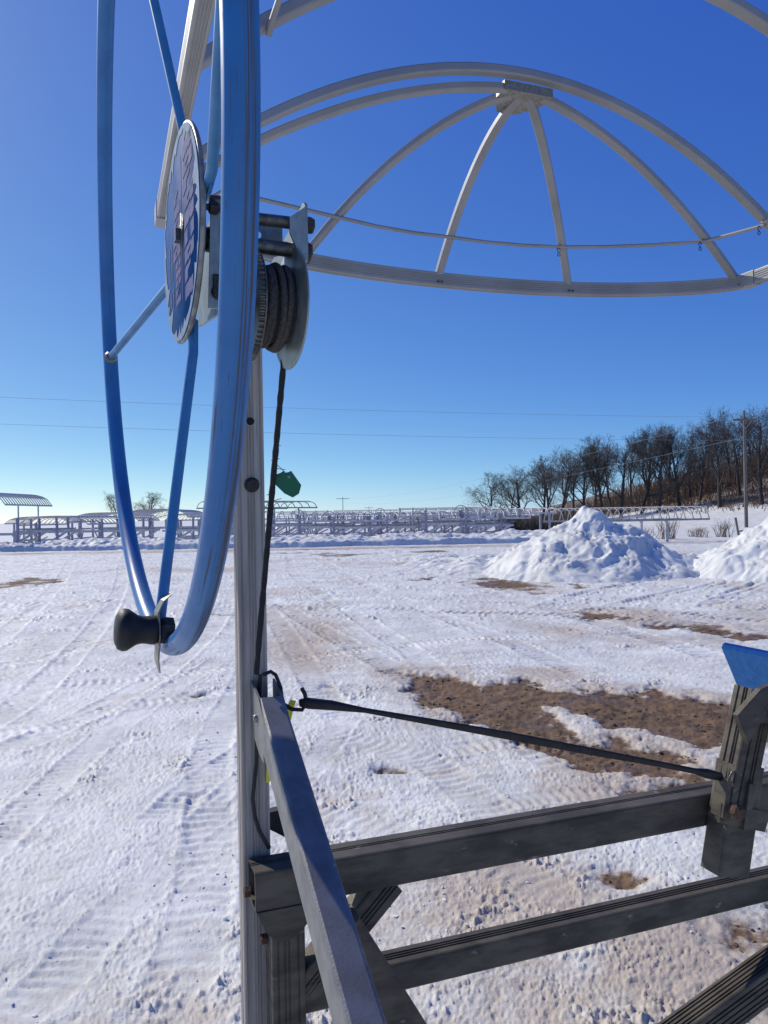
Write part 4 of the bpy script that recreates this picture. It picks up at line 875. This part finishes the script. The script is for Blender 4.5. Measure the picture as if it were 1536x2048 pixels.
o = obj('bent_arm', MB().tube([(-3.0, 2.2, 2.75), (-3.0, 1.2, 2.65), (-3.0, .8, 2.4), (-3.0, 1.5, 1.2)], .035, 6, up=(1, 0, 0)), 'farblack', vt, local=True)
vw = vertical_lift(canz=1.45, Wd=4.6, canL=6.5, rise=.55, nh=12, postz=1.6, m='farmetal'); place(vw, 155, 52, 92, 'boat lift with low arched canopy just right of the high canopy')
place(copy_tree(vw), 235, 60, 88, 'boat lift with low arched canopy behind the far left side of the blue wheel rim')
v3 = vertical_lift(canz=1.62, Wd=4.2, canL=7, rise=.5, nh=13, postz=1.6, m='farmetal'); place(v3, 335, 56, 84, 'boat lift with arched canopy seen through the blue wheel, below a leafless treetop')
place(copy_tree(v3), 425, 61, 80, 'boat lift seen between the wheel spoke and the close side of the blue rim')
place(copy_tree(v3), 95, 60, 95, 'boat lift with arched canopy behind the bent black arm')
cl1 = cantilever_lift(can=False, wheel=False, postz=1.75); place(cl1, 255, 50, 0, 'low boat lift in front of the arched canopies, left of the wheel spoke'); place(copy_tree(cl1), 380, 50.5, -2, 'low boat lift in front of the arched canopies, right of the wheel spoke'); place(copy_tree(cl1), 90, 48.5, 1, 'low boat lift standing in front of the high arched canopy')
place(copy_tree(vl0), 470, 66, 70, 'boat lift half hidden behind the close post')
# canopy frame standing alone in front of the hillside
rc = empty('canopy_frame'); far_canopy(rc, 1.15, 8.0, 2.8, .68, 19, 'fargalv', hr=.024)
for x in (-2.0, 1.6):
    for y in (-1.35, 1.35): obj('upright', bar(MB(), (x, y, -.2), (x, y, 1.22), .14, .14), 'farmetal', rc, local=True)
x, y, z = flat(1250, 41); rc.location = (x, y, z); rc.rotation_euler = (0, 0, R(9)); tag(rc, 'long hooped boat canopy frame behind the tall snow heap', 'canopy frame')
rc2 = empty('canopy_frame'); far_canopy(rc2, 1.62, 6.0, 2.6, .32, 13, 'farmetal')
for x in (-2.6, 2.6):
    for y in (-1.25, 1.25): obj('upright', bar(MB(), (x, y, -.1), (x, y, 1.6), .12, .12), 'farpost', rc2, local=True)
x, y, z = flat(1010, 50); rc2.location = (x, y, z); rc2.rotation_euler = (0, 0, R(2)); tag(rc2, 'low pale canopy frame at the lift row end under the first bare trees', 'canopy frame')

# ------------------------------------------------------------------ utility poles and wires
def utility_pole(px, Y, H, label, arm=1.25, z=None):
    x, y, zz = flat(px, Y, z); r = empty('utility_pole', (x, y, zz), 0, label, 'utility pole', 'utility poles')
    obj('pole_shaft', MB().tube([(0, 0, -.3), (0, 0, H * .5), (0, 0, H)], .14, 12, radii=[.145, .125, .095], up=(0, 1, 0)), 'pole', r, local=True)
    obj('crossarm', bar(MB(), (-arm, -.14, H - .75), (arm, -.14, H - .75), .13, .17), 'pole', r, local=True)
    for s in (-1, 1):
        obj('arm_brace', bar(MB(), (0, -.16, H - 1.5), (s * arm * .55, -.16, H - .80), .04), 'fargalv', r, local=True)
        obj('insulator', MB().lathe([(0.03, 0), (.06, .04), (.04, .10), (.07, .14), (.05, .24), (0, .28)], (s * arm * .94, -.14, H - .69), (0, 0, 1), 8), 'fargalv', r, local=True)
    obj('insulator', MB().lathe([(0.04, 0), (.06, .05), (.04, .12), (.06, .17), (.0, .36)], (0, 0, H), (0, 0, 1), 8), 'fargalv', r, local=True)
    return Vector((x, y, zz + H))
pA = utility_pole(1492, 62, 9.4, 'tall weathered wooden utility pole with crossarm at the right, before the bare trees', .98)
pB = utility_pole(686, 300, 9.4, 'small distant utility pole with crossarm above the lift rows', 2.6, 0)
pC = utility_pole(738, 420, 7.0, 'smallest and most distant utility pole, right of the other far one', 2.6, 0)
def wire(a, b_, sag, label, r_=.008):
    a, b_ = V3(a), V3(b_); pts = [a + (b_ - a) * t - LZ * sag * 4 * t * (1 - t) for t in np.linspace(0, 1, 25)]
    o = obj('power_line', MB().tube(pts, r_, 4), 'wire'); tag(o, label, 'wire', 'overhead wires')
wire((pA.x - .9, pA.y, pA.z - .5), (-52, 42, 10.6), .55, 'upper thin overhead wire crossing the whole sky')
wire((pA.x, pA.y, pA.z - 2.4), (-52, 42, 8.9), .5, 'lower thin overhead wire crossing the whole sky')
wire((pA.x - .9, pA.y, pA.z - .5), (pB.x, pB.y, pB.z - .6), 2.0, 'overhead wire running over the treetops towards the distant pole', .011)
wire((pA.x - .2, pA.y, pA.z - 2.2), (pB.x, pB.y, pB.z - 2.2), 2.4, 'lower overhead wire running past the trees towards the distant pole', .011)

# ------------------------------------------------------------------ trees
def make_tree(seed, slim=1.0):
    rg = np.random.default_rng(seed); thick = MB(); thin = MB()
    def branch(p, d, ln, r_, lev):
        nseg = (6, 5, 4, 3, 2)[lev]; pts = [p]; rad = [r_]; q = p.copy(); dd = d.copy()
        for i in range(nseg):
            dd = dd + rg.normal(size=3) * (.07, .16, .20, .24, .28)[lev] + np.array([0, 0, (.03, .09, .07, .05, .02)[lev]]); dd /= np.linalg.norm(dd)
            q = q + dd * ln / nseg; pts.append(q.copy()); rad.append(r_ * (1 - (.72 if lev < 4 else .6) * (i + 1) / nseg))
        (thick if lev < 2 else thin).tube(pts, r_, (7, 5, 4, 3, 3)[lev], radii=rad, smooth=True, up=(.31, .77, .2) if abs(d[2]) > .5 else (0, 0, 1))
        if lev == 4: return
        nch = (int(rg.integers(9, 13)), int(rg.integers(6, 9)), int(rg.integers(5, 8)), int(rg.integers(4, 6)))[lev]
        for c in range(nch):
            t = (.24 + .74 * (c + rg.random()) / nch) if lev == 0 else (.22 + .76 * (c + rg.random()) / nch)
            i = min(int(t * nseg), nseg - 1); f = t * nseg - i; pos = pts[i] * (1 - f) + pts[i + 1] * f; rr = rad[i] * (1 - f) + rad[i + 1] * f
            ax = (pts[i + 1] - pts[i]); ax /= np.linalg.norm(ax); az = rg.random() * 6.283; e1 = np.cross(ax, [.3, .5, .8]); e1 /= np.linalg.norm(e1); e2 = np.cross(ax, e1)
            sp = (R(52) if lev == 0 else R(48)) * (.65 + .6 * rg.random()) * slim; nd = ax * math.cos(sp) + (e1 * math.cos(az) + e2 * math.sin(az)) * math.sin(sp); nd[2] += .10; nd /= np.linalg.norm(nd)
            L2 = ln * (((.64 - .36 * t) if lev == 0 else (.70 - .28 * t)) * (.75 + .5 * rg.random()))
            branch(pos, nd, L2, max(rr * (.58 if lev == 0 else .55), .0013), lev + 1)
    branch(np.array([0, 0, -.01]), np.array([rg.normal() * .06, rg.normal() * .06, 1.]), .92, .027, 0)
    zs = max(v[2] for v in thin.v)
    for mb in (thick, thin): mb.v = [(v[0] / zs, v[1] / zs, v[2] / zs) for v in mb.v]
    return thick.mesh('trunk', False), thin.mesh('crown', False)
TV = [make_tree(s, sl) for s, sl in ((1, 1.0), (2, .85), (3, 1.1), (4, .9), (5, 1.05), (6, .8))]
def tree(px, Y, top, v, label, wide=1.0, rz=None, group='bare trees along the hillside'):
    x, y, z = flat(px, Y); hor = 1032 - (px - 768) * .01746; top = top - 8 - 10 * min(1, max(0, (px - 1080) / 200)); H = 1.6 + (hor - top) / 1541 * Y - z
    r = empty('bare_tree', (x, y, z), random.uniform(0, 6.28) if rz is None else rz, label, 'tree', group); r.scale = (H * wide * 1.35, H * wide * 1.35, H)
    obj('trunk', TV[v][0], 'bark', r, local=True); obj('crown', TV[v][1], 'twig', r, local=True)
TL = [(982, 100, 946, 4, 'leftmost bare tree of the row, small and round crowned', .95), (1040, 100, 936, 0, 'second bare tree from the left end of the row, low spreading crown', 1.05), (1082, 102, 932, 2, 'third bare tree from the left end of the row', .9), (1122, 98, 896, 1, 'fourth bare tree from the left, first of the taller ones', .8),
      (1165, 98, 893, 3, 'bare tree directly above the crest of the snow heap', .8), (1205, 97, 880, 5, 'bare tree just right of the snow heap crest', .75), (1242, 95, 878, 0, 'bare tree with dark trunk above the right shoulder of the snow heap', .7), (1283, 95, 864, 2, 'bare tree left of the pair of tall bare trees in the row', .7),
      (1318, 92, 857, 4, 'tall bare tree halfway between the snow heap crest and the utility pole', .75), (1360, 92, 854, 1, 'tall bare tree with many fine twigs left of the forked tree', .75), (1440, 84, 822, 3, 'large forked bare tree standing alone left of the utility pole', .72), (1400, 95, 880, 5, 'shorter bare tree left behind the large forked tree', .8),
      (1480, 90, 850, 0, 'bare tree directly behind the near utility pole', .75), (1524, 80, 818, 2, 'tallest bare tree at the right edge of the picture', .75), (1560, 84, 830, 4, 'bare tree cut by the right edge of the picture', .8), (1610, 80, 815, 1, 'bare tree beyond the right edge', .8), (1100, 118, 915, 5, 'bare tree behind the gap between third and fourth trees', .8), (1190, 120, 900, 4, 'bare tree in the back row above the snow heap', .8), (1262, 118, 885, 3, 'slim bare tree in the back row above the hooped canopy frame', .7), (1340, 115, 868, 5, 'slim bare tree in the back row between two tall trees', .7), (1415, 112, 850, 2, 'bare tree in the back row left of the forked tree', .7), (1462, 112, 840, 0, 'bare tree in the back row just left of the utility pole', .7), (1505, 110, 830, 1, 'bare tree in the back row right of the utility pole', .7), (1018, 118, 950, 1, 'thin bare tree in the back row at the left end', .8), (1300, 108, 880, 1, 'bare tree with close upright limbs above the hooped canopy', .6), (1225, 108, 892, 2, 'bare tree behind the right slope of the snow heap', .6), (1146, 108, 905, 0, 'bare tree behind the left slope of the snow heap', .6), (1380, 102, 872, 3, 'bare tree behind the fine twigged tree', .6)]
for px, Y, tp, v, lb, wd in TL: tree(px, Y, tp, v, lb, wd)
tree(300, 150, 988, 4, 'small distant bare tree right of the far side of the blue rim', 1.0, group='distant bare trees by the lifts'); tree(237, 150, 984, 1, 'small distant bare tree left of the far side of the blue rim', .8, group='distant bare trees by the lifts')
# tangled understorey behind the trunks
ub_ = MB(); rg = np.random.default_rng(11)
for i in range(6500):
    px = 975 + 640 * rg.random() ** .8; Y = 100 + 35 * rg.random(); x = (px - 768) / 1541 * Y; z = float(hill(np.array([x]), np.array([Y]))[0]); hmax = .6 + 3.6 * sstep(1000, 1400, np.array(px)); h_ = (.5 + rg.random() ** 1.6 * hmax)
    a = V3((x, Y, z)); b1 = a + V3((rg.normal() * .25 * h_, rg.normal() * .3, h_)); b2 = a * .45 + b1 * .55 + V3((rg.normal() * .2, 0, 0)); r_ = .018 + .016 * rg.random() + .005 * h_
    ub_.tube([a, b2, b1], r_, 3, radii=[r_, r_ * .7, r_ * .2], up=(.2, 1, .1))
o = obj('understorey', ub_.mesh('understorey', False), 'brush'); tag(o, 'dense brown understorey and saplings between the bare trees', 'brush', kind='stuff')
hd = MB()
for i in range(3000):
    px = 1000 + 175 * rg.random(); Y = 60 + 5 * rg.random(); x = (px - 768) / 1541 * Y; h_ = .5 + 1.1 * rg.random(); a = V3((x, Y, 0)); b1 = a + V3((rg.normal() * .35, rg.normal() * .3, h_)); r_ = .012 + .02 * rg.random()
    hd.tube([a, b1], r_, 3, radii=[r_, r_ * .4], up=(.2, 1, .1))
o = obj('hedge', hd.mesh('hedge', False), 'twig'); tag(o, 'dark leafless hedge behind the right end of the lift row', 'hedge', kind='stuff')
# dry grass on the slope
dg = MB()
for i in range(14000):
    x = 20 + 50 * rg.random(); Y = 55 + 50 * rg.random(); z = float(hill(np.array([x]), np.array([Y]))[0]); n_ = float(fbm(np.array([x * .15]), np.array([Y * .15]), 3, 40)[0])
    if z + .5 * n_ < 1.35 + .6 * rg.random(): continue
    h_ = .25 + .55 * rg.random(); a = V3((x, Y, z - .02)); b1 = a + V3((rg.normal() * .22, rg.normal() * .15, h_)); w_ = .03 + .03 * rg.random()
    dg.add([a - V3((w_, 0, 0)), a + V3((w_, 0, 0)), b1], [(0, 1, 2)])
o = obj('dry_grass', dg.mesh('dry_grass', False), 'dgrass'); tag(o, 'rusty brown dry grass along the top of the snowy slope', 'grass', kind='stuff')
# leafless shrubs in front of the slope and a leaning fence post
def shrub(px, Y, h_, w_, n_, label):
    x, y, z = flat(px, Y); r = empty('bare_shrub', (x, y, z), 0, label, 'shrub', 'leafless shrubs before the slope'); mb = MB()
    for i in range(n_):
        a = V3((rg.normal() * w_ * .4, rg.normal() * w_ * .4, -.02)); b1 = a + V3((rg.normal() * w_ * .45, rg.normal() * w_ * .3, h_ * (.5 + .6 * rg.random()))); m_ = a * .5 + b1 * .5 + V3((rg.normal() * .06, 0, .03)); mb.tube([a, m_, b1], .012, 3, radii=[.014, .010, .003], up=(.2, 1, .1))
        c_ = m_ + V3((rg.normal() * .3, rg.normal() * .2, .35 * h_)); mb.tube([m_, c_], .008, 3, radii=[.008, .003], up=(.2, 1, .1))
    obj('stems', mb.mesh('stems', False), 'shrub', r, local=True)
for a in ((1335, 44, 1.25, .7, 46, 'broad leafless shrub between hooped canopy frame and utility pole'), (1290, 45, .7, .6, 30, 'low leafless shrub at the right end of the hooped canopy frame'), (1445, 46, 1.1, .55, 40, 'leafless shrub just left of the utility pole'), (1400, 46, .7, .6, 26, 'small thin shrub between the two broader shrubs'), (1385, 47, .6, .4, 18, 'tuft of stems beside the broad leafless shrub')): shrub(*a)
fp = MB(); bar(fp, (0, 0, -.2), (-.22, 0, 1.15), .10); x, y, z = flat(1478, 45); r = empty('fence_post', (x, y, z), 0, 'short leaning post standing left of the utility pole foot', 'post'); obj('shaft', fp, 'pole', r, local=True); obj('rail_stub', bar(MB(), (0, 0, .35), (1.2, .1, .5), .07), 'pole', r, local=True)
